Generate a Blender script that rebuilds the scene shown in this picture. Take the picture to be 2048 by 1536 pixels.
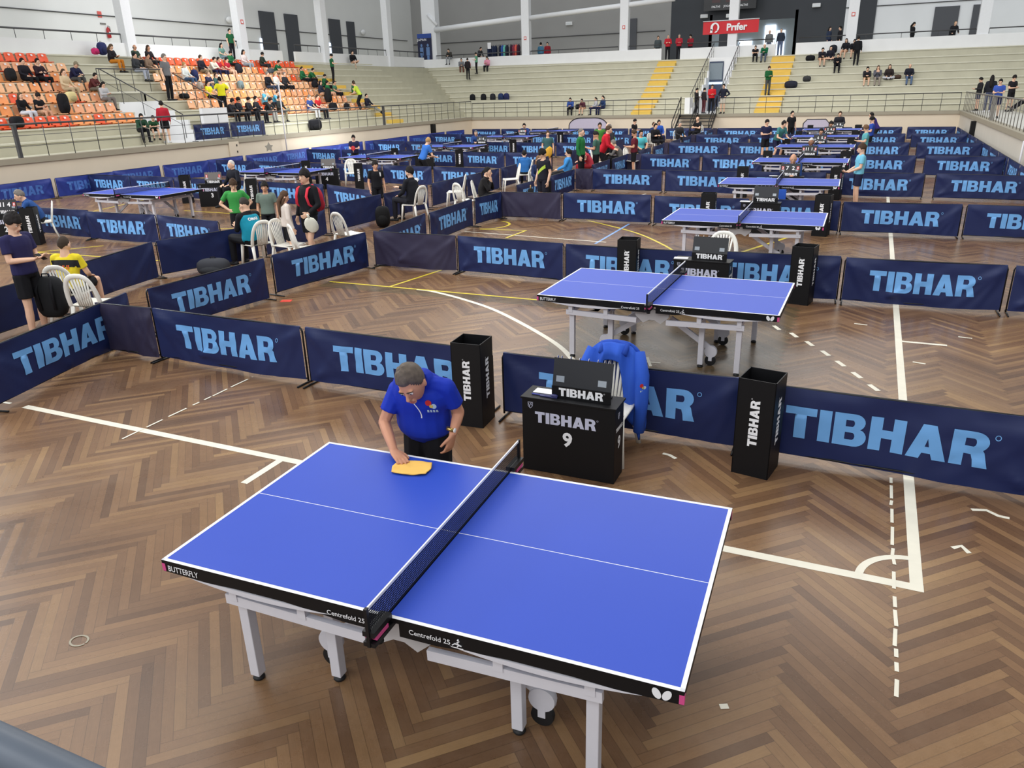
import bpy, bmesh, math, random
from mathutils import Vector, Matrix, noise
from mathutils.geometry import tessellate_polygon
random.seed(7)
for o in list(bpy.data.objects): bpy.data.objects.remove(o)
SC = bpy.context.scene
COL = SC.collection
PI = math.pi
# ------------------------------------------------------------------ camera, world, lights, exposure
def make_camera():
    yaw, pitch, roll = -0.43066, 0.36658, -0.02869
    cy, sy, cp, sp = math.cos(yaw), math.sin(yaw), math.cos(pitch), math.sin(pitch)
    f = Vector((sy*cp, cy*cp, -sp)); r = Vector((cy, -sy, 0)); u = r.cross(f)
    r2 = math.cos(roll)*r + math.sin(roll)*u; u2 = -math.sin(roll)*r + math.cos(roll)*u
    m = Matrix((r2, u2, -f)).transposed().to_4x4(); m.translation = Vector((1.80429, -3.1628, 3.01891))
    cd = bpy.data.cameras.new('camera'); cam = bpy.data.objects.new('camera', cd); COL.objects.link(cam)
    cam.matrix_world = m; cd.sensor_width = 36; cd.lens = 1527.44/2048*36; cd.clip_start = .05; cd.clip_end = 300
    SC.camera = cam
make_camera()
W = bpy.data.worlds.new('hall_daylight'); SC.world = W; W.use_nodes = True
W.node_tree.nodes['Background'].inputs[0].default_value = (0.90, 0.96, 1.0, 1)
W.node_tree.nodes['Background'].inputs[1].default_value = 0.46
SC.view_settings.view_transform = 'Standard'; SC.view_settings.look = 'None'
SC.view_settings.exposure = 0.0; SC.view_settings.gamma = 1.0
def area(name, loc, size, power, target, color=(1, 1, 1)):
    l = bpy.data.lights.new(name, 'AREA'); l.shape = 'RECTANGLE'; l.size, l.size_y = size; l.energy = power; l.color = color
    o = bpy.data.objects.new(name, l); COL.objects.link(o); o.location = loc
    o.rotation_euler = (Vector(target)-Vector(loc)).to_track_quat('-Z', 'Y').to_euler()
    return o
# roof skylights over the playing floor and the tall windows in the wall above the left stand
area('skylight_lamp', (-8, 6, 13), (26, 8), 1800, (-8, 6, 0), (1, .97, .93))
area('skylight_lamp', (-8, 22, 13), (26, 8), 2000, (-8, 22, 0), (1, .97, .93))
area('skylight_lamp', (-8, 38, 13), (26, 8), 2300, (-8, 38, 0), (1, .97, .93))
area('window_and_fill_lamp', (-30, 6, 10.5), (10, 4), 2600, (-6, 2, 0), (.92, .96, 1))
area('window_and_fill_lamp', (-8, -9, 10), (24, 5), 1000, (-8, 22, 1), (.95, .97, 1))  # unseen fill lamp added behind the camera to lift the barrier fronts
sl = bpy.data.lights.new('front_fill', 'SUN'); sl.energy = .85; sl.angle = math.radians(70); sl.color = (.97, .98, 1)  # added soft sun from behind the camera, brightens upright surfaces evenly
so_ = bpy.data.objects.new('front_fill', sl); COL.objects.link(so_); so_.rotation_euler = Vector((.05, .86, -.5)).to_track_quat('-Z', 'Y').to_euler()
area('window_and_fill_lamp', (-30.5, 30, 12), (4, 34), 1050, (-37, 30, 6.5), (.94, .97, 1))  # fill lamp added in front of the left gallery wall to brighten it
# ------------------------------------------------------------------ materials
def lin(c):
    c = c/255
    return c/12.92 if c <= .04045 else ((c+.055)/1.055)**2.4
def rgb(c): return (lin(c[0]), lin(c[1]), lin(c[2]), 1)
MATS = {}
def mat(name, c, rough=.6, metal=0., var=.06, scale=12., bump=0., spec=.5, bscale=None, coat=0.):
    """principled surface whose colour wanders a little with object-space noise"""
    if name in MATS: return MATS[name]
    m = bpy.data.materials.new(name); m.use_nodes = True; MATS[name] = m
    nt = m.node_tree; N = nt.nodes; b = N['Principled BSDF']
    b.inputs['Roughness'].default_value = rough; b.inputs['Metallic'].default_value = metal
    b.inputs['Specular IOR Level'].default_value = spec; b.inputs['Coat Weight'].default_value = coat
    tc = N.new('ShaderNodeTexCoord'); nz = N.new('ShaderNodeTexNoise'); nz.inputs['Scale'].default_value = scale
    nz.inputs['Detail'].default_value = 4
    nt.links.new(tc.outputs['Object'], nz.inputs['Vector'])
    mx = N.new('ShaderNodeMix'); mx.data_type = 'RGBA'
    a = rgb(c); k1, k2 = 1-var, 1+var
    mx.inputs[6].default_value = (a[0]*k1, a[1]*k1, a[2]*k1, 1); mx.inputs[7].default_value = (min(1, a[0]*k2), min(1, a[1]*k2), min(1, a[2]*k2), 1)
    nt.links.new(nz.outputs['Fac'], mx.inputs[0]); nt.links.new(mx.outputs[2], b.inputs['Base Color'])
    if bump:
        bp = N.new('ShaderNodeBump'); bp.inputs['Strength'].default_value = bump
        n2 = nz
        if bscale:
            n2 = N.new('ShaderNodeTexNoise'); n2.inputs['Scale'].default_value = bscale; nt.links.new(tc.outputs['Object'], n2.inputs['Vector'])
        nt.links.new(n2.outputs['Fac'], bp.inputs['Height']); nt.links.new(bp.outputs['Normal'], b.inputs['Normal'])
    return m
CM = {}
def cmat(c, rough=.8):
    """cloth / skin colour material keyed by its colour"""
    k = (tuple(c), rough)
    if k not in CM: CM[k] = mat('cloth_%d_%d_%d_%d' % (c[0], c[1], c[2], rough*100), c, rough, var=.12, scale=9, bump=.15, spec=.25)
    return CM[k]
def emit(name, c, s):
    m = bpy.data.materials.new(name); m.use_nodes = True; N = m.node_tree.nodes; b = N['Principled BSDF']
    b.inputs['Base Color'].default_value = rgb(c); b.inputs['Emission Color'].default_value = rgb(c); b.inputs['Emission Strength'].default_value = s
    return m
def floor_mat(name, tint=None, k=0.):
    m = bpy.data.materials.new(name); m.use_nodes = True; nt = m.node_tree; N = nt.nodes; L = nt.links; b = N['Principled BSDF']
    def M(op, a, c=None, d=None):
        n = N.new('ShaderNodeMath'); n.operation = op
        for i, v in enumerate((a, c, d)):
            if v is None: continue
            if isinstance(v, (int, float)): n.inputs[i].default_value = v
            else: L.new(v, n.inputs[i])
        return n.outputs[0]
    def noise_of(vec, scale, detail=3, rough=.55):
        n = N.new('ShaderNodeTexNoise'); n.inputs['Scale'].default_value = scale; n.inputs['Detail'].default_value = detail; n.inputs['Roughness'].default_value = rough
        L.new(vec, n.inputs['Vector']); return n.outputs['Fac']
    def comb(x, y, z):
        n = N.new('ShaderNodeCombineXYZ')
        for i, v in enumerate((x, y, z)):
            if isinstance(v, (int, float)): n.inputs[i].default_value = v
            else: L.new(v, n.inputs[i])
        return n.outputs[0]
    tc = N.new('ShaderNodeTexCoord'); sp = N.new('ShaderNodeSeparateXYZ'); L.new(tc.outputs['Object'], sp.inputs[0])
    x = M('SUBTRACT', sp.outputs[0], 1.18); y = sp.outputs[1]
    w, n = .0604, 13
    s = 1/(w*math.sqrt(2))
    u = M('MULTIPLY', M('ADD', x, y), s); v = M('MULTIPLY', M('SUBTRACT', y, x), s)
    i = M('FLOOR', u); j = M('FLOOR', v); fu = M('FRACT', u); fv = M('FRACT', v)
    mm = M('FLOORED_MODULO', M('SUBTRACT', i, j), 2*n)
    H = M('LESS_THAN', mm, n-.5); V = M('SUBTRACT', 1, H)
    def sel(a, c): return M('ADD', M('MULTIPLY', a, H), M('MULTIPLY', c, V))
    along = sel(M('ADD', fu, mm), M('ADD', fv, M('SUBTRACT', 2*n-1, mm)))
    across = sel(fv, fu)
    ida = sel(M('SUBTRACT', i, mm), i); idb = sel(j, M('ADD', j, mm))
    wn = N.new('ShaderNodeTexWhiteNoise'); wn.noise_dimensions = '3D'; L.new(comb(ida, idb, H), wn.inputs['Vector'])
    rnd = wn.outputs['Value']
    cr = N.new('ShaderNodeValToRGB'); e = cr.color_ramp.elements
    cols = [(0, (70, 49, 36)), (.2, (96, 70, 50)), (.42, (112, 83, 59)), (.66, (126, 95, 67)), (.86, (138, 107, 74)), (1, (164, 129, 88))]
    e[0].position = 0; e[0].color = rgb(cols[0][1]); e[1].position = 1; e[1].color = rgb(cols[-1][1])
    for p, c in cols[1:-1]: q = e.new(p); q.color = rgb(c)
    # tone drifts over patches several planks wide
    drift = noise_of(tc.outputs['Object'], .45, 2)
    L.new(M('ADD', M('MULTIPLY', rnd, .62), M('MULTIPLY', M('SUBTRACT', drift, .2), .7)), cr.inputs[0])
    grain = noise_of(comb(M('ADD', M('MULTIPLY', along, .22), M('MULTIPLY', rnd, 50)), M('MULTIPLY', across, 3.2), M('MULTIPLY', rnd, 9)), 3.0, 8, .78)
    wear = noise_of(tc.outputs['Object'], 1.1, 8, .72)
    fine = noise_of(tc.outputs['Object'], 14, 6, .7)
    val = M('ADD', .44, M('ADD', M('MULTIPLY', grain, .62), M('ADD', M('MULTIPLY', wear, .36), M('MULTIPLY', fine, .3))))
    edge = M('MINIMUM', M('MINIMUM', across, M('SUBTRACT', 1, across)), M('MINIMUM', along, M('SUBTRACT', n, along)))
    gap = M('GREATER_THAN', edge, .03)
    val = M('MULTIPLY', val, M('ADD', .62, M('MULTIPLY', gap, .38)))
    hv = N.new('ShaderNodeMix'); hv.data_type = 'RGBA'; hv.blend_type = 'MULTIPLY'; hv.inputs[0].default_value = 1
    L.new(cr.outputs[0], hv.inputs[6]); L.new(comb(val, val, val), hv.inputs[7])
    out = hv.outputs[2]
    # greyed, scuffed traffic wear
    sc = noise_of(tc.outputs['Object'], .55, 9, .75)
    wm = N.new('ShaderNodeMix'); wm.data_type = 'RGBA'; wm.inputs[7].default_value = rgb((138, 120, 102))
    L.new(M('MULTIPLY', M('MAXIMUM', M('SUBTRACT', sc, .52), 0), 1.2), wm.inputs[0]); L.new(out, wm.inputs[6]); out = wm.outputs[2]
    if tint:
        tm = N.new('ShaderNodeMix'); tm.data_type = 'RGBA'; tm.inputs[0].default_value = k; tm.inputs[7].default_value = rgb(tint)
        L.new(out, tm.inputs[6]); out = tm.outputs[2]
    L.new(out, b.inputs['Base Color']); b.inputs['Specular IOR Level'].default_value = .38
    L.new(M('ADD', .15, M('MULTIPLY', wear, .26)), b.inputs['Roughness'])
    bp = N.new('ShaderNodeBump'); bp.inputs['Strength'].default_value = .12; bp.inputs['Distance'].default_value = .002
    L.new(M('ADD', gap, M('MULTIPLY', grain, .25)), bp.inputs['Height']); L.new(bp.outputs[0], b.inputs['Normal'])
    return m
def mesh_net_mat():
    m = bpy.data.materials.new('woven_net'); m.use_nodes = True; nt = m.node_tree; N = nt.nodes; L = nt.links; b = N['Principled BSDF']
    b.inputs['Base Color'].default_value = rgb((16, 17, 26)); b.inputs['Roughness'].default_value = .8
    tc = N.new('ShaderNodeTexCoord'); sp = N.new('ShaderNodeSeparateXYZ'); L.new(tc.outputs['Object'], sp.inputs[0])
    def M(op, a, c=None):
        n = N.new('ShaderNodeMath'); n.operation = op
        for i, v in enumerate((a, c)):
            if v is None: continue
            if isinstance(v, (int, float)): n.inputs[i].default_value = v
            else: L.new(v, n.inputs[i])
        return n.outputs[0]
    def cell(o): return M('ABSOLUTE', M('SUBTRACT', M('FRACT', M('MULTIPLY', o, 1/.0125)), .5))
    hole = M('LESS_THAN', M('MAXIMUM', cell(sp.outputs[1]), cell(sp.outputs[2])), .36)
    tr = N.new('ShaderNodeBsdfTransparent'); mx = N.new('ShaderNodeMixShader')
    L.new(hole, mx.inputs[0]); L.new(b.outputs[0], mx.inputs[1]); L.new(tr.outputs[0], mx.inputs[2]); L.new(mx.outputs[0], N['Material Output'].inputs[0])
    return m
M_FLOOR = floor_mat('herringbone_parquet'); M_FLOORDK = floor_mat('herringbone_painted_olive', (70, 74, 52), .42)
M_WHITEL = mat('white_floor_paint', (232, 226, 208), .45, var=.12, scale=6); M_YELL = mat('yellow_floor_paint', (222, 200, 60), .45, var=.1)
M_BLUEL = mat('blue_floor_paint', (130, 165, 215), .45)
M_WALL = mat('cream_wall_plaster', (222, 208, 186), .75, var=.06, scale=1.2, bump=.05)
M_RIM = mat('painted_concrete_rim', (160, 152, 134), .7, var=.08, scale=2)
M_STEP = mat('ivory_painted_concrete', (190, 186, 165), .6, var=.12, scale=1.6)
M_PARA = mat('white_painted_parapet', (236, 236, 236), .6, var=.05, scale=1.5)
M_BACK = mat('grey_white_gallery_wall', (232, 232, 230), .7, var=.05, scale=.6)
M_SHADEW = mat('shaded_gallery_wall', (152, 151, 149), .75, var=.08, scale=.5)  # shade of the deep far gallery put into the wall colour
M_COLUMN = mat('white_painted_column', (235, 236, 238), .6, var=.04)
M_DARKW = mat('charcoal_wall_panel', (50, 54, 60), .6)
M_RAIL = mat('dark_grey_painted_steel', (74, 74, 76), .45, metal=.2)
M_RAILG = mat('worn_grey_steel', (128, 124, 118), .5, metal=.3, var=.15)
M_BLACK = mat('matt_black_board', (13, 13, 16), .5, var=.1, spec=.3)
M_BLKMET = mat('black_steel_tube', (24, 24, 27), .4, metal=.3)
M_BLUE = mat('blue_table_surface', (44, 76, 186), .4, var=.03, scale=3, spec=.3)
M_WHITE = mat('white_print', (240, 240, 242), .6, var=.02)
M_LETTER = mat('pale_blue_print', (112, 172, 232), .55, var=.05)
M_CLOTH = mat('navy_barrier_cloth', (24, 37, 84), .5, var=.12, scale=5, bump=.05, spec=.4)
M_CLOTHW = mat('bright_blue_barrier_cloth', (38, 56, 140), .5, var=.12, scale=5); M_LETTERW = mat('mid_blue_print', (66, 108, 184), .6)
M_CLOTHB = mat('dark_barrier_cloth_reverse', (43, 38, 66), .65, var=.1, scale=5)
M_FRAME = mat('white_powder_coated_steel', (214, 212, 218), .4, var=.05)
M_NET = mesh_net_mat()
M_RUB = mat('black_rubber', (18, 18, 20), .6)
M_PINK = mat('magenta_sticker', (214, 78, 140), .5)
M_CHAIR = mat('white_moulded_plastic', (238, 235, 226), .35, var=.04)
M_YSTEP = mat('yellow_painted_steps', (222, 186, 84), .6, var=.1, scale=3)
M_REDP = mat('red_banner', (206, 34, 44), .6)
M_LGREY = mat('silver_print', (196, 198, 218), .45)
# ------------------------------------------------------------------ mesh helpers
class MB:
    def __init__(s): s.v = []; s.f = []; s.m = []
    def add(s, vs, fs, m=0):
        b = len(s.v); s.v += [tuple(v) for v in vs]; s.f += [tuple(b+i for i in f) for f in fs]; s.m += [m]*len(fs); return s
    def box(s, c, d, m=0, R=None):
        vs = []
        for dz in (-.5, .5):
            for dx, dy in ((-.5, -.5), (.5, -.5), (.5, .5), (-.5, .5)):
                p = Vector((dx*d[0], dy*d[1], dz*d[2]))
                if R is not None: p = R @ p
                vs.append(p+Vector(c))
        return s.add(vs, [(3, 2, 1, 0), (4, 5, 6, 7), (0, 1, 5, 4), (1, 2, 6, 5), (2, 3, 7, 6), (3, 0, 4, 7)], m)
    def box2(s, a, b, m=0):
        return s.box([(a[i]+b[i])/2 for i in range(3)], [abs(b[i]-a[i]) for i in range(3)], m)
    def bar(s, a, b, w, h, m=0):
        """rectangular bar from a to b; w = width across, h = thickness upward"""
        a, b = Vector(a), Vector(b); t = (b-a); L = t.length; t.normalize()
        up = Vector((0, 0, 1)) if abs(t.z) < .95 else Vector((0, 1, 0))
        n = t.cross(up).normalized(); k = n.cross(t)
        return s.box((a+b)/2, (L, w, h), m, Matrix((t, n, k)).transposed())
    def tube(s, pts, r, seg=8, m=0, side=None, ry=None, cap=True):
        """swept ellipse; r (and ry) scalar or per point; side fixes the lateral axis"""
        P = [Vector(p) for p in pts]; n = len(P); rx = r if isinstance(r, (list, tuple)) else [r]*n
        ry = rx if ry is None else (ry if isinstance(ry, (list, tuple)) else [ry]*n)
        vs = []; prev = Vector(side) if side else None
        for k in range(n):
            t = (P[min(k+1, n-1)]-P[max(k-1, 0)]).normalized()
            if prev is None: prev = t.orthogonal()
            a = prev-t*prev.dot(t)
            if a.length < 1e-5: a = t.orthogonal()
            a.normalize(); bb = t.cross(a)
            if side is None: prev = a
            for q in range(seg):
                an = 2*PI*q/seg; vs.append(P[k]+a*math.cos(an)*rx[k]+bb*math.sin(an)*ry[k])
        fs = [(k*seg+q, k*seg+(q+1) % seg, (k+1)*seg+(q+1) % seg, (k+1)*seg+q) for k in range(n-1) for q in range(seg)]
        if cap: fs += [tuple(range(seg))[::-1], tuple((n-1)*seg+q for q in range(seg))]
        return s.add(vs, fs, m)
    def ball(s, c, r, m=0, seg=10, rings=7, R=None, fn=None):
        r = r if isinstance(r, (list, tuple)) else (r, r, r); vs = []; c = Vector(c)
        def pt(d):
            p = Vector((d.x*r[0], d.y*r[1], d.z*r[2]))
            if fn: p = fn(d, p)
            if R is not None: p = R @ p
            return c+p
        vs.append(pt(Vector((0, 0, -1))))
        for k in range(1, rings):
            th = PI*k/rings
            for q in range(seg):
                an = 2*PI*q/seg; vs.append(pt(Vector((math.sin(th)*math.cos(an), math.sin(th)*math.sin(an), -math.cos(th)))))
        vs.append(pt(Vector((0, 0, 1)))); T = len(vs)-1
        fs = [(0, 1+(q+1) % seg, 1+q) for q in range(seg)]
        for k in range(rings-2):
            for q in range(seg):
                a = 1+k*seg; fs.append((a+q, a+(q+1) % seg, a+seg+(q+1) % seg, a+seg+q))
        a = 1+(rings-2)*seg; fs += [(a+q, a+(q+1) % seg, T) for q in range(seg)]
        return s.add(vs, fs, m)
    def lathe(s, c, prof, seg=16, m=0, axis='Z'):
        """profile of (radius, height) turned about a vertical (or X / Y) axis through c"""
        vs = []
        for r, h in prof:
            for q in range(seg):
                a = 2*PI*q/seg; p = (r*math.cos(a), r*math.sin(a), h)
                if axis == 'Y': p = (p[0], p[2], p[1])
                if axis == 'X': p = (p[2], p[0], p[1])
                vs.append(Vector(p)+Vector(c))
        n = len(prof); fs = [(k*seg+q, k*seg+(q+1) % seg, (k+1)*seg+(q+1) % seg, (k+1)*seg+q) for k in range(n-1) for q in range(seg)]
        fs += [tuple(range(seg))[::-1], tuple((n-1)*seg+q for q in range(seg))]
        return s.add(vs, fs, m)
    def prism(s, poly, a, b, fn, m=0):
        """polygon extruded between offsets a and b; fn(x, y, t) gives the 3-D point"""
        n = len(poly); vs = [fn(x, y, a) for x, y in poly]+[fn(x, y, b) for x, y in poly]
        fs = [tuple(range(n))[::-1], tuple(range(n, 2*n))]+[(i, (i+1) % n, n+(i+1) % n, n+i) for i in range(n)]
        return s.add(vs, fs, m)
    def grid(s, nu, nv, fn, m=0, mf=None):
        vs = [fn(i/nu, j/nv) for j in range(nv+1) for i in range(nu+1)]; w = nu+1; b = len(s.v)
        s.v += [tuple(v) for v in vs]
        for j in range(nv):
            for i in range(nu):
                s.f.append((b+j*w+i, b+j*w+i+1, b+(j+1)*w+i+1, b+(j+1)*w+i)); s.m.append(mf(i, j) if mf else m)
        return s
    def mesh(s, name, mats, smooth=False, recalc=True):
        me = bpy.data.meshes.new(name); me.from_pydata(s.v, [], s.f)
        for k in (mats if isinstance(mats, (list, tuple)) else [mats]): me.materials.append(k)
        me.polygons.foreach_set('material_index', s.m)
        if recalc:
            bm = bmesh.new(); bm.from_mesh(me); bmesh.ops.recalc_face_normals(bm, faces=bm.faces); bm.to_mesh(me); bm.free()
        if smooth: me.polygons.foreach_set('use_smooth', [True]*len(me.polygons))
        me.update(); return me
    def build(s, name, mats, parent=None, smooth=False, loc=(0, 0, 0), bevel=0., sharp=None):
        o = link(name, s.mesh(name, mats, smooth or bool(sharp)), parent, loc)
        if sharp: o.data.set_sharp_from_angle(angle=sharp)
        if bevel:
            bv = o.modifiers.new('bevel', 'BEVEL'); bv.width = bevel; bv.segments = 2; bv.limit_method = 'ANGLE'
        return o
def link(name, me, parent=None, loc=(0, 0, 0), rot=(0, 0, 0), scale=None):
    o = bpy.data.objects.new(name, me); COL.objects.link(o); o.location = loc; o.rotation_euler = rot
    if scale: o.scale = scale
    if parent is not None: o.parent = parent
    return o
def tag(o, label=None, cat=None, group=None, kind=None):
    if label: o['label'] = label
    if cat: o['category'] = cat
    if group: o['group'] = group
    if kind: o['kind'] = kind
    return o
def thing(name, label, cat, loc=(0, 0, 0), rz=0., group=None, scale=None):
    o = bpy.data.objects.new(name, None); COL.objects.link(o); o.location = loc; o.rotation_euler = (0, 0, rz); o.empty_display_size = .1
    if scale: o.scale = scale
    return tag(o, label, cat, group)
def struct(o): o['kind'] = 'structure'; return o
KIDS = {}
def register(root):
    KIDS[root.name] = []
    for o in COL.objects:
        if o.parent is root: KIDS[root.name].append((o, [q for q in COL.objects if q.parent is o]))
def dup(root, loc, rz, label, group=None, scale=None):
    r = root.copy(); COL.objects.link(r); r.location = loc; r.rotation_euler = (0, 0, rz); r['label'] = label
    if group: r['group'] = group
    if scale: r.scale = scale
    for c, gs in KIDS[root.name]:
        k = c.copy(); COL.objects.link(k); k.parent = r
        for g in gs: q = g.copy(); COL.objects.link(q); q.parent = k
    return r
# ------------------------------------------------------------------ lettering
def arc(cx, cy, rx, ry, a0, a1, n=8): return [(cx+rx*math.cos(math.radians(a0+(a1-a0)*k/n)), cy+ry*math.sin(math.radians(a0+(a1-a0)*k/n))) for k in range(n+1)]
G_T = (.88, [[(.0, .76), (.0, 1), (.88, 1), (.88, .76), (.605, .76), (.605, 0), (.275, 0), (.275, .76)]])
G_I = (.34, [[(0, 0), (0, 1), (.34, 1), (.34, 0)]])
G_B = (.9, [[(0, 0), (0, 1), (.55, 1)]+arc(.55, .74, .29, .26, 90, -55)+arc(.57, .29, .33, .29, 48, -90)+[(.5, 0)], [(.32, .6), (.32, .8), (.5, .8)]+arc(.5, .7, .06, .1, 80, -80, 4)+[(.5, .6)], [(.32, .2), (.32, .42), (.52, .42)]+arc(.52, .31, .07, .11, 80, -80, 4)+[(.52, .2)]])
G_H = (.92, [[(0, 0), (0, 1), (.32, 1), (.32, .63), (.6, .63), (.6, 1), (.92, 1), (.92, 0), (.6, 0), (.6, .38), (.32, .38), (.32, 0)]])
G_A = (1.02, [[(0, 0), (.34, 1), (.68, 1), (1.02, 0), (.68, 0), (.62, .17), (.4, .17), (.34, 0)], [(.455, .36), (.565, .36), (.51, .6)]])
G_R = (.94, [[(0, 0), (0, 1), (.56, 1)]+arc(.56, .71, .33, .29, 90, -50)+[(.82, .42), (.88, .2), (.94, 0), (.58, 0), (.55, .2), (.5, .34), (.32, .36), (.32, 0)], [(.32, .58), (.32, .8), (.52, .8)]+arc(.52, .69, .07, .11, 80, -80, 4)+[(.52, .58)]])
def brand_polys(gap=.075):
    out = []; x = 0
    for w, loops in (G_T, G_I, G_B, G_H, G_A, G_R):
        out.append([[(px+x, py) for px, py in l] for l in loops]); x += w+gap
    return out, x-gap
BW = brand_polys()[1]
def brand_bm(h, circle=True):
    """the six bold capitals with cap height h, centred on the origin in the XY plane"""
    polys, wd = brand_polys(); bm = bmesh.new()
    if circle:
        polys = polys+[[arc(wd+.12, .9, .075, .075, 0, 340, 17), arc(wd+.12, .9, .055, .055, 0, 340, 17)]]
    for loops in polys:
        flat = [p for l in loops for p in l]
        vs = [bm.verts.new(((p[0]-wd/2)*h, (p[1]-.5)*h, 0)) for p in flat]
        for t in tessellate_polygon([[Vector((p[0], p[1], 0)) for p in l] for l in loops]):
            try: bm.faces.new([vs[i] for i in t])
            except ValueError: pass
    return bm
BR = {}
def brand_mesh(h, m, circle=True):
    k = (h, m.name, circle)
    if k not in BR:
        bm = brand_bm(h, circle); me = bpy.data.meshes.new('lettering'); bm.to_mesh(me); bm.free(); me.materials.append(m); BR[k] = me
    return BR[k]
TX = {}
def text_mesh(s, h, m, bold=0., space=1., xs=1.):
    """any other lettering, from the built-in face; h = cap height"""
    k = (s, h, m.name, bold, space, xs)
    if k in TX: return TX[k]
    cu = bpy.data.curves.new('text', 'FONT'); cu.body = s; cu.size = h/.69; cu.align_x = 'CENTER'; cu.offset = bold*h; cu.resolution_u = 3; cu.space_character = space
    o = bpy.data.objects.new('text', cu); COL.objects.link(o); bpy.context.view_layer.update()
    me = bpy.data.meshes.new_from_object(o.evaluated_get(bpy.context.evaluated_depsgraph_get()))
    bpy.data.objects.remove(o); bpy.data.curves.remove(cu)
    for v in me.vertices: v.co.x *= xs; v.co.y -= h/2
    me.materials.clear(); me.materials.append(m); TX[k] = me; return me
UP = PI/2
# ------------------------------------------------------------------ floor and court markings
fl = MB().box2((-24.2, -6, -.2), (6.4, 47.8, 0)).build('floor', M_FLOOR); struct(fl)
MZ = [0]
def mark(pts, w, m, name='court_line', closed=False, z=.0012):
    """painted line of width w along pts"""
    P = [Vector((p[0], p[1])) for p in pts]; n = len(P); vs = []; MZ[0] += 1; z = z+.00008*(MZ[0] % 40)
    for k in range(n):
        t = (P[min(k+1, n-1)]-P[max(k-1, 0)]).normalized(); nn = Vector((-t.y, t.x))*w/2
        vs += [(P[k].x+nn.x, P[k].y+nn.y, z), (P[k].x-nn.x, P[k].y-nn.y, z)]
    b = MB().add(vs, [(2*k, 2*k+1, 2*k+3, 2*k+2) for k in range(n-1)])
    o = link(name, b.mesh(name, m), fl); return o
def spline(pts, n=8):
    P = [Vector((p[0], p[1])) for p in pts]; out = []
    for k in range(len(P)-1):
        a, b, c, d = P[max(k-1, 0)], P[k], P[k+1], P[min(k+2, len(P)-1)]
        for q in range(n):
            t = q/n; out.append(.5*((2*b)+(c-a)*t+(2*a-5*b+4*c-d)*t*t+(3*b-a-3*c+d)*t**3))
    return out+[P[-1]]
def patch(poly, m, name='painted_zone', z=.0007):
    return link(name, MB().add([(x, y, z) for x, y in poly], [tuple(range(len(poly)))]).mesh(name, m), fl)
def zig(poly, step=.079):
    """edge stepped along plank ends"""
    out = []
    for k in range(len(poly)):
        a, b = Vector(poly[k]), Vector(poly[(k+1) % len(poly)]); n = max(1, int((b-a).length/step)); t = (b-a).normalized(); nn = Vector((-t.y, t.x))*.04
        for q in range(n): p = a+(b-a)*q/n+(nn if q % 2 else -nn); out.append((p.x, p.y))
    return out
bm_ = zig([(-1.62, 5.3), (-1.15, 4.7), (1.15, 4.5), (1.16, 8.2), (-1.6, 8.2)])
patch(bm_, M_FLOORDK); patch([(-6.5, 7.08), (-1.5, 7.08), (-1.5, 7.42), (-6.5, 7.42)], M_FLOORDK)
mark([(-6.12, 1.57), (2.46, 1.57)], .078, M_WHITEL); mark([(2.42, 1.53), (2.42, 44)], .078, M_WHITEL)
mark(arc(2.42, 1.57, .34, .34, 90, 180, 12), .05, M_WHITEL, z=.0016); mark([(-2.65, 1.08), (-2.65, 1.55)], .07, M_WHITEL)
mark([(2.44, 6.98), (2.95, 6.98)], .06, M_WHITEL)
for x, y in [(.97, 7.08), (1.21, 6.82), (1.42, 6.52), (1.62, 6.2), (1.8, 5.87), (1.98, 5.53), (2.15, 5.19)]:
    mark([(x-.045, y+.085), (x+.045, y-.085)], .055, M_WHITEL)
mark(spline([(-4.72, 7.41), (-4.4, 7.37), (-3.65, 7.06), (-2.83, 6.58), (-1.66, 5.6), (-1.1, 4.93), (-.6, 4.1), (-.3, 3.3)]), .07, M_WHITEL)
mark([(-6.5, 7.43), (-1.55, 7.41)], .05, M_YELL); mark([(-5.27, 7.45), (-5.05, 8.85)], .05, M_YELL)
for x, y0, y1 in ((2.29, .5, 3.1), (-4.4, 1.35, 3.15)):
    y = y0
    while y < y1:
        l = random.uniform(.06, .3); mark([(x+random.uniform(-.008, .008), y), (x, min(y+l, y1))], .022, M_WHITEL); y += l+random.uniform(.02, .09)
mark([(-6.31, 12.98), (-5.19, 13.08)], .055, M_YELL); mark([(-5.19, 13.11), (-5.25, 12.1)], .055, M_YELL); mark(arc(-6.45, 13.6, .55, .6, -80, 75), .06, M_YELL)
mark(spline([(-4.3, 14.8), (-4.07, 14.65), (-2.74, 13.51), (-1.79, 12.26), (-1.3, 11.4)]), .055, M_YELL); mark([(-3.18, 14.6), (-3.17, 12.0)], .055, M_BLUEL)
mark([(-6.53, 12.6), (-3.0, 12.23)], .045, M_WHITEL); mark([(.62, 14.2), (-.3, 11.7)], .07, M_YELL)
mark([(-14.65, 7.72), (-11.0, 7.88)], .05, M_YELL); mark([(-14.6, 7.69), (-13.7, 8.75)], .05, M_YELL)
mark([(-19.05, 12.75), (-20.05, 16.38)], .05, M_YELL); mark([(-13.4, 11.2), (-10.6, 11.9)], .05, M_YELL); mark([(-16.3, 13.6), (-13.2, 13.4)], .05, M_YELL)
mark([(-5.3, 17.0), (-4.2, 20.0)], .06, M_WHITEL); mark([(-2.3, 15.6), (-2.3, 20)], .05, M_BLUEL)
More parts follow.
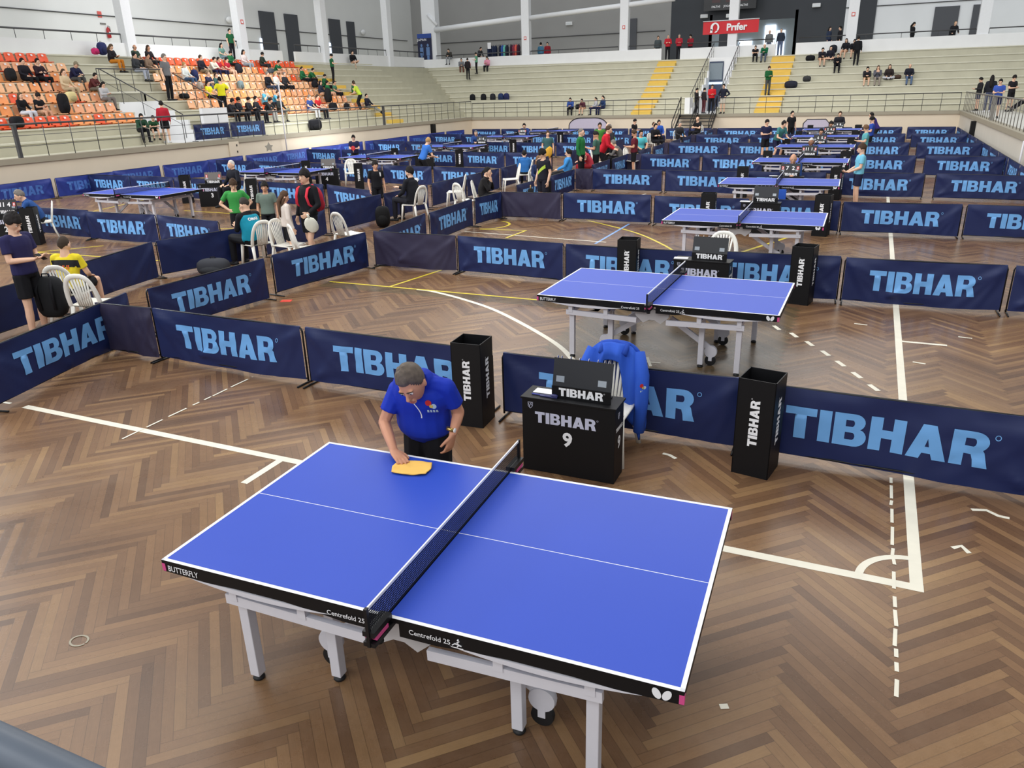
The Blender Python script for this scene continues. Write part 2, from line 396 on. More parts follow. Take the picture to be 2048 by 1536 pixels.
for pts in ([(2.83, 2.77), (2.93, 2.8), (3.0, 2.74), (3.07, 2.73)], [(2.66, 2.15), (2.72, 2.2), (2.76, 2.12)], [(.47, 2.88), (.53, 2.87), (.6, 2.82)], [(1.45, .08), (1.49, .1)], [(1.98, 4.6), (2.06, 4.62)], [(3.1, 7.4), (3.25, 7.38)], [(1.9, 7.6), (2.06, 7.58)], [(2.55, 6.2), (2.68, 6.17)], [(-6.7, 1.55), (-6.35, 1.57)], [(-.32, 5.35), (-.2, 5.05)], [(-.33, 5.18), (-.12, 5.2)]):
    mark(pts, .035, M_WHITEL, 'worn_tape')
mark(arc(-2.17, -1.4+.55, .055, .045, 0, 350, 24), .012, M_RIM, 'floor_socket_ring')
tag(MB().box((0, 0, .003), (.17, .12, .004)).build('paper_card', mat('red_card', (226, 74, 58), .6), loc=(-6.9+.55, 6.1, 0)), 'small red card lying on the floor inside the second court', 'card').rotation_euler.z = .4
# ------------------------------------------------------------------ stands: stepped terraces on three sides
XL, YF, XR = -24.0, 47.5, 6.1
ZL = [1.36]+[1.36+.411*i for i in range(1, 10)]
ZF = [1.34, 1.7, 1.99, 2.31, 2.68, 3.04, 3.47, 3.91, 4.31, 4.75]
def V3(x, y, z): return Vector((x, y, z))
def DI(i): return 1.2+(i-1)*.8 if i else 0.
def profile(Z, i0=0):
    """(offset, height) pairs of the terrace from step i0 up to the foot of the parapet"""
    out = [(0 if i0 == 0 else DI(i0+1), Z[i0])]
    for i in range(i0+1, 10): out += [(DI(i), Z[i-1]), (DI(i), Z[i])]
    return (out if i0 == 0 else out[1:])+[(8.4, Z[9])]
def sweep(name, A, B, m, kind=None):
    b = MB(); n = len(A); b.add(A+B, [(k, k+1, n+k+1, n+k) for k in range(n-1)]); o = b.build(name, m); return struct(o)
ZC = [(a+b)/2 for a, b in zip(ZL, ZF)]
def Lp(y, i0=0): return [(XL-d, y, z) for d, z in profile(ZL, i0)]
def Fp(x, i0=0): return [(x, YF+d, z) for d, z in profile(ZF, i0)]
corner = [(XL-d, YF+d, z) for d, z in profile(ZC)]
NL0, NL1, NF0, NF1 = 21.6, 23.8, -8.95, -7.3
sweep('trim_1', Lp(2), Lp(NL0), M_STEP); sweep('trim_2', Lp(NL0, 4), Lp(NL1, 4), M_STEP); sweep('trim_3', Lp(NL1), corner, M_STEP)
sweep('trim_4', corner, Fp(NF0), M_STEP); sweep('trim_5', Fp(NF1), Fp(18), M_STEP)
# nosing strips: the pale edge on every tread
nb = MB()
for i in range(1, 10):
    d = DI(i)
    nb.box2((XL-d-.05, 2, ZL[i]-.055), (XL-d+.05, NL0 if i < 5 else 47, ZL[i]+.006))
    if i < 5: nb.box2((XL-d-.05, NL1, ZL[i]-.055), (XL-d+.05, 47, ZL[i]+.006))
    nb.box2((XL-d, YF+d-.05, ZF[i]-.055), (NF0, YF+d+.05, ZF[i]+.006)); nb.box2((NF1, YF+d-.05, ZF[i]-.055), (18, YF+d+.05, ZF[i]+.006))
struct(nb.build('trim_6', mat('worn_step_edge', (208, 205, 186), .6, var=.15, scale=3)))
wb = MB(); wb.box2((XL-.15, 2, 0), (XL, YF+.1, 1.2)); struct(wb.build('wall_left', M_WALL))
wb = MB(); wb.box2((XL, YF, 0), (XR+.1, YF+.15, 1.18)); struct(wb.build('wall_back', M_WALL))
wb = MB(); wb.box2((XR, 8, 0), (XR+.15, YF, 1.18)); struct(wb.build('wall_right', mat('grey_white_plaster', (214, 208, 196), .75, var=.06, scale=1.2)))
rb = MB(); rb.box2((XL-.3, 2, 1.18), (XL+.06, YF+.06, 1.362)); rb.box2((XL, YF-.06, 1.17), (18, YF+.3, 1.345)); rb.box2((XR-.06, 8, 1.17), (XR+.3, YF, 1.345)); struct(rb.build('trim_7', M_RIM))
struct(MB().box2((XR+.1, 8, 1.1), (XR+12, YF+.1, 1.335)).build('trim_8', mat('walkway_concrete', (206, 204, 196), .7, var=.1, scale=1)))
# notch in the left terrace (way in) with white side walls, and the notch in the far terrace with its door
def cheek(Z, dmax, b, fn, a0, a1, lift=.012):
    """side wall of an opening, its top following the steps"""
    pr_ = [(d, z+lift) for d, z in profile(Z) if d <= dmax+.01 and d >= 1.2-.01]
    b.prism([(1.2, 1.2)]+pr_+[(dmax, pr_[-1][1]), (dmax, 1.2)], a0, a1, fn)
wb = MB(); wb.box2((XL-4.5, NL0-.12, 1.36), (XL-4.4, NL1+.12, ZL[5]+.015)); wb.box2((XL-4.5, NL0, 1.2), (XL, NL1, 1.35))
for a0, a1 in ((NL0+.002, NL0+.1), (NL1-.1, NL1-.002)): cheek(ZL, 4.4, wb, lambda d, z, t: V3(XL-d, t, z), a0, a1)
wb.box2((XL-1.35, NL1, 1.36), (XL-1.18, NL1+1.5, 2.66)); struct(wb.build('wall_1', M_PARA))
wb = MB()
for a0, a1 in ((NF0+.002, NF0+.1), (NF1-.1, NF1-.002)): cheek(ZF, 8.4, wb, lambda d, z, t: V3(t, YF+d, z), a0, a1)
wb.box2((NF0, YF, 1.2), (NF1, YF+6.6, 1.335)); wb.box2((NF0, YF+6.5, 1.33), (NF1, YF+6.6, 4.75)); wb.box2((NF0-.35, YF+1.0, 1.33), (NF0-.02, YF+1.9, 2.3)); struct(wb.build('wall_2', M_PARA))
dr = MB().box2((-8.9, YF+6.42, 1.34), (-7.95, YF+6.49, 4.5)).build('door_1', mat('dark_navy_door', (46, 60, 86), .4)); struct(dr)
MB().box2((-8.86, YF+6.38, 3.35), (-8.0, YF+6.41, 4.4)).build('window_pane', mat('frosted_grey_glass', (120, 132, 140), .2), dr)
MB().box2((-8.9, YF+6.34, 3.05), (-7.95, YF+6.41, 3.2)).build('transom', emit('lit_transom', (200, 225, 255), .9), dr)
# parapets, gallery floors, back walls, gallery roofs
pb = MB(); pb.box2((XL-8.55, 2, 4.9), (XL-8.4, 38.4, 5.72)); pb.box2((XL-8.55, 39.65, 4.9), (XL-8.4, YF+8.4, 5.72)); struct(pb.build('wall_3', M_PARA))
pb = MB(); pb.box2((XL-8.5, YF+8.4, 4.5), (-12.75, YF+8.55, 5.56)); pb.box2((-11.4, YF+8.4, 4.5), (-4.9, YF+8.55, 5.5)); pb.box2((-3.6, YF+8.4, 4.5), (18, YF+8.55, 5.5)); struct(pb.build('wall_4', M_PARA))
gb = MB(); gb.box2((-37.2, 0, 4.6), (XL-8.4, 66, 4.98)); gb.box2((XL-8.4, YF+8.4, 4.4), (18, 66, 4.75)); struct(gb.build('trim_9', M_STEP))
struct(MB().box2((-37.2, 0, 4.9), (-37, 62, 13)).build('wall_5', M_BACK))
struct(MB().box2((-37.2, 62, 4.6), (-13.6, 62.2, 13)).build('wall_6', M_SHADEW))
struct(MB().box2((-1.0, 62, 4.6), (18, 62.2, 13)).build('wall_7', mat('lit_gallery_wall', (236, 238, 240), .7, var=.05, scale=.5)))  # lit right part of the far wall, its brightness put into a paler colour
db = MB(); db.box2((-13.6, 62, 4.6), (-10.4, 62.2, 13)); db.box2((-10.4, 62, 7.45), (-4.4, 62.2, 13)); db.box2((-4.4, 62, 4.6), (-1.0, 62.2, 13)); db.box2((-9.8, 61.9, 4.6), (-9.0, 62.1, 7.4)); struct(db.build('wall_8', M_DARKW))
db = MB(); db.box2((-10.4, 66, 4.6), (-4.4, 66.2, 8)); db.box2((-10.6, 62, 4.6), (-10.4, 66, 8)); db.box2((-4.4, 62, 4.6), (-4.2, 66, 8)); struct(db.build('wall_9', mat('pale_room_wall', (196, 204, 208), .7)))
for a, b_, s in (((-6.95, 65.9, 5.9), (-6.15, 65.98, 7.3), 3.2), ((-6.05, 65.9, 5.0), (-5.4, 65.98, 6.9), 1.1), ((-8.9, 65.9, 5.2), (-7.9, 65.98, 6.3), 2.4)):
    struct(MB().box2(a, b_).build('window_1', emit('bright_window_%d' % (s*10), (225, 238, 255), s)))
def flatbox(name, a, b, m, label, cat, **k): return tag(MB().box2(a, b).build(name, m), label, cat, **k)
dstrip = mat('dark_grey_shutter', (72, 74, 80), .5)
for n_, (y0, y1, z0, z1) in enumerate(((42.0, 43.5, 5.0, 8.5), (44.6, 46.0, 5.0, 8.5), (49.7, 51.1, 5.0, 8.5), (52.0, 53.0, 5.0, 8.45))):
    s_ = struct(MB().box2((-37.0, y0, z0), (-36.9, y1, z1)).build('door_%d' % (n_+2), dstrip))
    if n_ % 2 == 0: MB().box2((-36.99, y0-.16, z0), (-36.93, y0-.02, z1-1.7)).build('daylight_gap', emit('door_gap_light', (215, 232, 255), 1.6), s_)
for n_, (x0, x1, z1) in enumerate(((-.6, 1.0, 8.6), (4.7, 6.2, 7.6), (7.0, 7.8, 7.6), (-17.6, -16.3, 8.1))):
    struct(MB().box2((x0, 61.88, 4.7), (x1, 61.99, z1)).build('door_%d' % (n_+6), dstrip if n_ else M_DARKW))
cond = MB(); cond.tube([(-36.95, 10, 7.4), (-36.95, 61, 7.4)], .03); cond.tube([(-36.9, 61.95, 7.1), (-14, 61.95, 7.1)], .03); cond.tube([(-1, 61.95, 7.9), (17, 61.95, 7.9)], .03); struct(cond.build('trim_10', M_RAIL))
# columns on the parapet line and tubular roof beams
cols = [(-32.5, y, .5, .55) for y in (11, 19, 27, 35, 42.8, 50.8)]+[(-32.0, 56.6, 1.25, .7)]+[(x, 56.2, .62, .5) for x in (-23.4, -15.6, -7.85, -.25, 7.25, 14.8)]
for n_, (x, y, wx, wy) in enumerate(cols):
    c_ = MB().box2((x-wx/2, y-wy/2, 4.7), (x+wx/2, y+wy/2, 13)).build('trim_%d' % (n_+11), M_COLUMN); struct(c_)
sg = mat('red_white_notice', (214, 92, 84), .5)
for n_, (x, y, dx, dy, z, nm) in enumerate(((-32.24, 35.0, .01, .22, 7.15, 'second column of the left gallery'), (-23.4, 55.93, .2, .01, 6.75, 'first slim column of the far gallery'), (-15.6, 55.93, .2, .01, 7.1, 'column right of the clothes racks'), (-.25, 55.93, .22, .01, 7.05, 'column right of the bright doorway'))):
    s_ = MB().box((x, y, z), (max(dx, .012), max(dy, .012), .24)).build('notice', sg); tag(s_, 'small red and white notice on the '+nm, 'sign')
    MB().box((x+(.004 if dx < .1 else 0), y-(.004 if dy < .1 else 0), z), (max(dx*.6, .012), max(dy*.6, .012), .13)).build('picture', M_WHITE, s_)
for a, b_, r in (((-31.4, 56.2, 7.75), (-23.6, 56.2, 8.2), .2), ((-23.2, 56.2, 8.15), (-12, 56.2, 8.75), .17), ((-32, 56.2, 8.9), (-31.2, 56.2, 8.1), .12), ((-32.5, 27, 9.3), (-32.5, 42, 9.3), .12), ((-32.5, 43.2, 9.0), (-32.5, 36, 9.6), .1)):
    struct(MB().tube([a, b_], r, 12).build('trim_30', M_COLUMN, smooth=True))
# yellow half-step stairways
def ystair(name, side, c, wd, i1=9):
    b = MB()
    for i in range(0, i1+1):
        if side == 'F':
            if i: b.box2((c-wd/2, YF+DI(i), ZF[i]-.02), (c+wd/2, YF+DI(i)+.8, ZF[i]+.008)); b.box2((c-wd/2, YF+DI(i)-.01, ZF[i-1]), (c+wd/2, YF+DI(i), ZF[i]))
            if 0 < i < 9: b.box2((c-wd/2, YF+DI(i)+.42, ZF[i]), (c+wd/2, YF+DI(i)+.8, (ZF[i]+ZF[i+1])/2))
            if i == 0: b.box2((c-wd/2, YF+.8, ZF[0]), (c+wd/2, YF+1.2, (ZF[0]+ZF[1])/2))
        else:
            if i: b.box2((XL-DI(i)-.8, c-wd/2, ZL[i]-.02), (XL-DI(i), c+wd/2, ZL[i]+.008))
            if 0 < i < 9: b.box2((XL-DI(i)-.8, c-wd/2, ZL[i]), (XL-DI(i)-.42, c+wd/2, (ZL[i]+ZL[i+1])/2))
            if i == 0: b.box2((XL-1.2, c-wd/2, ZL[0]), (XL-.8, c+wd/2, (ZL[0]+ZL[1])/2))
    struct(b.build(name, M_YSTEP))
ystair('trim_31', 'F', -12.1, 1.3); ystair('trim_32', 'F', -4.25, 1.45); ystair('trim_33', 'L', 39.1, 1.3)
# ------------------------------------------------------------------ railings
def railing(label, path, posts, h, m, mids=(), r=.022, thick=(), name='railing', pr=.014):
    """path = handrail foot points; posts spaced along it; mids = heights of the lower bars"""
    root = thing(name, label, 'railing', path[0]); o = Vector(path[0]); P = [Vector(p)-o for p in path]
    MB().tube([p+Vector((0, 0, h)) for p in P], r, 8).build('handrail', m, root, True)
    for z in mids: MB().tube([p+Vector((0, 0, z)) for p in P], .009, 6).build('lower_bar', m, root, True)
    n = 0; mesh = MB().tube([(0, 0, 0), (0, 0, h)], pr, 6).mesh('post', m, True); mt = MB().box2((-.055, -.055, 0), (.055, .055, h)).mesh('post', m)
    for k in range(len(P)-1):
        L = (P[k+1]-P[k]).length; c = max(1, round(L/posts))
        for q in range(c+(k == len(P)-2)): link('post', mt if n in thick else mesh, root, P[k]+(P[k+1]-P[k])*q/c); n += 1
    return root
railing('long dark railing with thin bars along the left stand walkway beside the orange seats', [(-24.0, 13.3, 1.36), (-24.0, 25.5, 1.36)], 1.0, 1.06, M_RAIL, (.36, .7), .032, thick=(1,))
railing('dark railing of close uprights along the left stand walkway towards the far corner', [(-24.0, 26.1, 1.36), (-24.0, 47.5, 1.34)], .85, 1.04, M_RAIL, (.55,), .028, thick=(12,))
railing('dark railing of square bays in front of the far stand left of the metal stairs', [(-23.9, 47.5, 1.34), (-9.45, 47.5, 1.34)], .85, .92, M_RAIL, (.3, .6), .022)
railing('dark railing in front of the far stand right of the metal stairs', [(-7.0, 47.5, 1.34), (6.0, 47.5, 1.34)], .95, .92, M_RAIL, (.3, .6), .022)
railing('grey railing with upright bars along the raised walkway on the right', [(6.2, 47.3, 1.34), (6.2, 14, 1.34)], .75, .95, M_RAILG, (.62,), .03, thick=(16, 32))
for a, b_, lb in ((13, 26.6, 'left of the first white column'), (27.4, 34.6, 'between the first and second white columns'), (35.4, 38.3, 'beside the shutters left of the gap'), (39.75, 42.4, 'short one right of the gap'), (43.2, 50.4, 'behind the seated woman in black'), (51.2, 55.9, 'before the corner column')):
    railing('dark gallery railing on the left parapet, '+lb, [(-32.5, a, 5.7), (-32.5, b_, 5.7)], 1.3, .42, M_RAIL, (), .04)
for a, b_, lb in ((-31.3, -23.8, 'in front of the clothes racks'), (-23.0, -16, 'between the two slim columns'), (-15.2, -12.8, 'left of the gap at the first yellow stairs'), (-11.3, -5.0, 'under the red banner'), (-3.5, 6.9, 'in front of the pale wall on the right'), (7.6, 14.4, 'rightmost of the far gallery')):
    railing('grey gallery railing on the far parapet '+lb, [(a, 56.0, 5.52), (b_, 56.0, 5.52)], 2.2, .3, M_RAIL, (), .035)
for x, lb in ((NF0-.05, 'left'), (NF1+.05, 'right')):
    railing('sloping dark railing on the %s edge of the way in through the far stand' % lb, [(x, YF+1.2, 1.5), (x, YF+8.2, 4.75)], .75, .98, M_RAIL, (.5,), .025)
railing('dark guard railing round the head of the white recess in the left stand', [(XL-4.55, NL0, ZL[5]), (XL-4.55, NL1+1.4, ZL[5])], .9, .95, M_RAIL, (.5,), .024)
railing('sloping dark railing down the near side of the white recess in the left stand', [(XL-4.4, NL0, ZL[5]), (XL-1.0, NL0+.9, 1.5)], 1.0, .95, M_RAIL, (.5,), .024)
railing('sloping dark railing down the far side of the white recess in the left stand', [(XL-4.4, NL1+1.4, ZL[5]), (XL-1.2, NL1+1.4, 1.9)], 1.0, .95, M_RAIL, (.5,), .024)
# black metal steps from the floor up to the far walkway
st = thing('metal_stairs', 'black open metal stairs from the floor up to the far stand', 'stairs', (-8.2, 45.3, 0))
for k in range(7): MB().box2((-1.1, .3*k, .19*k+.15), (1.1, .3*k+.28, .19*k+.19)).build('tread', M_BLKMET, st)
for x in (-1.1, 0, 1.1):
    MB().bar((x, -.05, .1), (x, 2.1, 1.34), .05, .16).build('stringer', M_BLKMET, st)
    MB().tube([(x, -.1, 0), (x, -.1, 1.0), (x, 2.1, 2.35), (x, 2.1, 1.2)], .03, 8).tube([(x, -.1, .55), (x, 2.1, 1.85)], .02, 6).build('handrail', M_BLKMET, st, True)
# near handrail at the photographer's own stand
railing('thick grey handrail crossing the bottom left corner close by', [(-1.6, -2.715, 1.1), (1.35, -2.71, 1.1)], 1.45, 1.07, mat('grey_painted_rail', (108, 116, 128), .4, var=.1), (), .027)
# ------------------------------------------------------------------ table tennis tables
def place_text(me, name, parent, loc, rz=0., tilt=UP): return link(name, me, parent, loc, (tilt, 0, rz))
def make_table(label):
    t = thing('table_tennis_table', label, 'table', group='blue table tennis tables'); L, Wd, Z = 1.37, .7625, .76
    for s in (-1, 1):
        b = MB().box2((s*.004, -Wd, Z-.025), (s*L, Wd, Z), 0); b.m[2:6] = [2]*4
        for y0, y1 in ((-Wd, -Wd+.02), (Wd-.02, Wd)): b.box2((s*.004, y0, Z-.001), (s*L, y1, Z+.0006), 1)
        b.box2((s*(L-.02), -Wd, Z-.001), (s*L, Wd, Z+.0006), 1); b.box2((s*.004, -.002, Z-.001), (s*(L-.02), .002, Z+.0006), 1)
        h = b.build('table_half', (M_BLUE, M_WHITE, M_BLACK), t)
        for y in (-1, 1):
            ya, yb = y*(Wd-.022), y*(Wd-.002)
            poly = [(s*.06, Z-.002), (s*L, Z-.002), (s*L, Z-.07), (s*1.08, Z-.078), (s*.9, Z-.07), (s*.6, Z-.07), (s*.38, Z-.085), (s*.25, Z-.098), (s*.06, Z-.098)]
            a = MB().prism(poly, ya, yb, lambda p, q, r: Vector((p, r, q))).build('apron', M_BLACK, h)
            sw = [(s*(1.2-.88*k/12), Z-.074-.034*math.sin(PI*k/12)**.8) for k in range(13)]+[(s*(.32+.88*k/12), Z-.072-(.006 if k % 12 else .002)) for k in range(13)]
            MB().prism(sw, ya, yb+y*.001, lambda p, q, r: Vector((p, r, q))).build('swoosh_panel', M_FRAME, h)
            MB().box2((s*(L-.02), y*(Wd-.02), Z-.066), (s*(L+.0015), y*(Wd+.0005), Z-.02)).build('corner_sticker', M_PINK, h)
        MB().box2((s*(L-.02), -Wd+.01, Z-.068), (s*(L-.003), Wd-.01, Z-.002)).build('end_apron', M_BLACK, h)
        fr = MB()
        for y in (-.7, .7):
            fr.bar((s*.17, y, .55), (s*1.02, y, .57), .03, .058)
            for x in (.535, .965): fr.box2((s*x-.024, y-.02, .57), (s*x+.024, y+.02, .73))
        for x in (.535, .965): fr.box2((s*x-.02, -.64, .555), (s*x+.02, .64, .6))
        f = fr.build('leg_frame', M_FRAME, t)
        for y in (-1, 1):
            for x, yy in ((.535, .49), (.965, .64)):
                g = MB().box2((s*x-.03, y*yy-.03, .035), (s*x+.03, y*yy+.03, .58)).build('leg', M_FRAME, t, bevel=.004)
                MB().lathe((s*x, y*yy, 0), [(.028, 0), (.034, .01), (.03, .02), (.012, .03), (.012, .05)], 14).build('foot', M_RUB, g, True)
            cy_ = y*.4
            cs = MB().lathe((s*.63, cy_, .17), [(.02, -.025), (.07, -.022), (.075, 0), (.07, .022), (.02, .025)], 20, axis='Y').build('caster_plate', M_FRAME, t, sharp=.7)
            MB().lathe((s*.63, cy_, .063), [(.02, -.018), (.06, -.016), (.063, 0), (.06, .016), (.02, .018)], 20, axis='Y').build('wheel', M_RUB, cs, sharp=.7)
            MB().box2((s*.63-.02, cy_-.024, .06), (s*.63+.02, cy_+.024, .15)).build('fork', M_FRAME, cs)
            MB().bar((s*.15, cy_, .52), (s*.63, cy_, .2), .03, .06).build('fold_arm', M_FRAME, t)
    for y in (-.66, .66):
        MB().prism([(-.2, .68), (.2, .68), (.19, .6), (.1, .52), (.03, .56), (-.03, .56), (-.1, .52), (-.19, .6)], y-.022, y+.022, lambda p, q, r: Vector((p, r, q))).build('hinge_plate', mat('grey_hinge_casting', (186, 182, 182), .45), t)
    n = MB().box2((-.0015, -.915, Z+.012), (.0015, .915, Z+.1525)).build('net', M_NET, t)
    MB().box2((-.004, -.915, Z+.14), (.004, .915, Z+.154)).build('net_tape', M_WHITE, n)
    MB().box2((-.003, -.915, Z+.006), (.003, .915, Z+.012)).build('net_cord', M_BLACK, n)
    for y in (-1, 1):
        p = MB().box2((-.008, y*.905, Z-.05), (.008, y*.925, Z+.155)).box2((-.03, y*.7625, Z+.003), (.03, y*.92, Z+.03)).box2((-.03, y*.72, Z-.05), (.03, y*.92, Z-.028)).build('net_post', M_BLKMET, t)
        MB().lathe((0, y*.84, Z-.085), [(.012, 0), (.022, .004), (.022, .016), (.008, .02), (.008, .04)], 12).build('clamp_screw', M_RUB, p, True)
        MB().box2((-.0315, y*.8, Z-.02), (.0315, y*.9, Z+.0)).build('clamp_sticker', M_PINK, p)
    yf = -Wd-.0045+.002
    for sgn in (1, -1):
        r = 0 if sgn == 1 else PI
        def P(x, z): return (x*sgn, yf*sgn, z)
        place_text(text_mesh('BUTTERFLY', .034, M_WHITE, .012, 1.0, .8), 'lettering', t, P(-1.23, Z-.042), r)
        place_text(text_mesh('Centrefold 25', .026, M_WHITE, .008), 'lettering', t, P(-.23, Z-.058), r); place_text(text_mesh('Centrefold 25', .026, M_WHITE, .008), 'lettering', t, P(.22, Z-.052), r)
        w = MB()
        for q, a in ((-1, .45), (1, -.45)): w.prism([(q*.021+.017*math.cos(u)*math.cos(a)-.028*math.sin(u)*math.sin(a), .017*math.cos(u)*math.sin(a)+.028*math.sin(u)*math.cos(a)) for u in [k*PI/8 for k in range(16)]], 0, .001, lambda x, y, z: Vector((x, y, z)))
        place_text(w.mesh('emblem', M_WHITE), 'emblem', t, P(1.28, Z-.038), r)
        e = MB().box((0, -.018, 0), (.06, .004, .001)).tube([(0, -.012, 0), (.01, .0, 0), (.0, .012, 0), (.012, .02, 0)], .003, 4).ball((.006, .026, 0), .005).tube([(-.025, -.008, 0), (-.01, .004, 0), (.022, -.004, 0)], .003, 4)
        place_text(e.mesh('emblem', M_WHITE), 'emblem', t, P(.36, Z-.055), r)
    return t
T0 = make_table('nearest table tennis table, being wiped by the man in the blue polo shirt')
register(T0); T0.rotation_euler.z = .037
TABLES_R = [(-.2, 5.724, -.011), (-.115, 11.441, .008), (-.117, 17.12, .02), (-.105, 23.02, .002), (-.09, 29.15, -.01), (-.08, 35.09, 0), (-.08, 40.7, 0)]
TABLES_L = [(-15.93, 12.0, .02), (-15.86, 17.6, .03), (-15.67, 23.07, .03), (-15.45, 28.7, .02), (-15.7, 35.6, 0), (-15.35, 40.9, 0)]
tw = ['second', 'third', 'fourth', 'fifth', 'sixth', 'seventh', 'farthest']
for q, (x, y, r) in zip(tw, TABLES_R): dup(T0, (x, y, 0), r, 'blue table tennis table, %s from the camera in the right-hand row' % q)
for q, (x, y, r) in zip(['nearest', 'second', 'third', 'fourth', 'fifth', 'farthest'], TABLES_L): dup(T0, (x, y, 0), r, 'blue table tennis table, %s one in the left-hand row' % q)
# ------------------------------------------------------------------ scorer's tables, flip boards, towel bins, chairs
def shield(mm):
    b = MB()
    for a, c in (((-.02, .025), (-.018, -.01)), ((-.018, -.01), (0, -.03)), ((0, -.03), (.02, -.008)), ((.02, -.008), (.022, .025)), ((.022, .025), (-.02, .025)), ((-.02, .025), (0, -.03)), ((-.004, .022), (.02, -.008)), ((-.012, -.02), (.012, .022))): b.bar((*a, 0), (*c, 0), .003, .001)
    return b.mesh('emblem', mm)
M_SHIELD = shield(M_LGREY)
def scorer_table(x, y, r, num, label):
    t = thing('scorer_table', label, 'table', (x, y, 0), r, "black scorers' tables")
    MB().box2((-.4, -.12, 0), (.4, .12, .65)).build('cabinet', M_BLACK, t, bevel=.004); MB().box2((-.41, -.13, .65), (.41, .14, .668)).build('top_board', M_BLACK, t, bevel=.003)
    place_text(brand_mesh(.098, M_LGREY), 'lettering', t, (-.02, -.1215, .5)); place_text(text_mesh(num, .115, M_WHITE, .05), 'number', t, (0, -.1215, .335)); place_text(M_SHIELD, 'emblem', t, (-.325, -.1215, .6))
    place_text(brand_mesh(.034, M_WHITE, False), 'lettering', t, (.4015, 0, .46), UP); place_text(text_mesh(num, .1, M_WHITE, .05), 'number', t, (.4015, 0, .335), UP); place_text(M_SHIELD, 'emblem', t, (.4015, -.02, .57), UP)
    return t
M_CARD = mat('score_card_black', (24, 26, 31), .5); M_REDC = mat('red_score_card', (206, 58, 52), .5); M_RING = mat('chrome_ring', (200, 200, 205), .25, metal=1); M_GREYC = mat('grey_card_back', (104, 98, 94), .6); M_TAPE = mat('clear_tape', (150, 158, 166), .15)
def flip_board(x, y, r, label, digits=None, z=.668, col=None, s=1.):
    t = thing('flip_scoreboard', label, 'scoreboard', (x, y, z), r, 'flip scoreboards', scale=(s, s, s)); R = Matrix.Rotation(-.24, 3, 'X')
    def Q(a): return R @ Vector(a)
    MB().box((0, 0.012, .05), (.5, .012, .1), R=None).build('easel', M_BLACK, t)
    MB().box(Q((0, .0, .19)), (.5, .006, .28), R=R).bar((-.2, .16, .0), (-.2, .09, .3), .012, .02).bar((.2, .16, .0), (.2, .09, .3), .012, .02).box((0, .13, .008), (.44, .06, .012)).build('card_panel', col or M_CARD, t)
    o = place_text(brand_mesh(.07, M_WHITE), 'lettering', t, (0, .0045, .055))
    rg = MB()
    for k in (-.2, -.17, -.1, -.03, .04, .11, .16, .19): rg.lathe(Q((k*1.1, .0, .335)), [(.012, -.0015), (.015, -.0015), (.015, .0015), (.012, .0015)], 10, axis='X')
    rg.build('ring', M_RING, t)
    for k in (-.185, .17): MB().box(Q((k, -.005, .16)), (.07, .002, .05), R=R).build('tape', M_TAPE, t)
    if digits:
        for k, d in enumerate(digits):
            if not d: continue
            red = k in (0, 3); xx = (-.19, -.075, .075, .19)[k]
            MB().box(Q((xx, -.005, .22)), (.06 if red else .085, .003, .09 if red else .13), R=R).build('score_card', M_REDC if red else M_CARD, t)
            me = text_mesh(d, .055 if red else .095, M_WHITE, .04); link('digit', me, t, Q((xx, -.0075, .22)), (UP+.24*-1+0, 0, 0))
    return t
def towel_bin(x, y, r, label, s=1.):
    t = thing('towel_bin', label, 'bin', (x, y, 0), r, 'black towel bins', scale=(s, s, 1)); w, h, k = .15, .84, .008
    b = MB()
    for a in range(4):
        R = Matrix.Rotation(a*UP, 3, 'Z'); b.box(R @ Vector((0, -w+k/2, h/2)), (2*w, k, h), R=R)
    b.box((0, 0, .02), (2*w-.01, 2*w-.01, .02)); b.build('box_wall', M_BLACK, t)
    for a in range(4):
        rim = Matrix.Rotation(a*UP, 3, 'Z'); o = link('lettering', brand_mesh(.075, M_WHITE), t, rim @ Vector((0, -w-.0015, .47))); o.rotation_euler = (Matrix.Rotation(a*UP, 4, 'Z') @ Matrix.Rotation(UP, 4, 'X') @ Matrix.Rotation(UP, 4, 'Z')).to_euler()
    return t
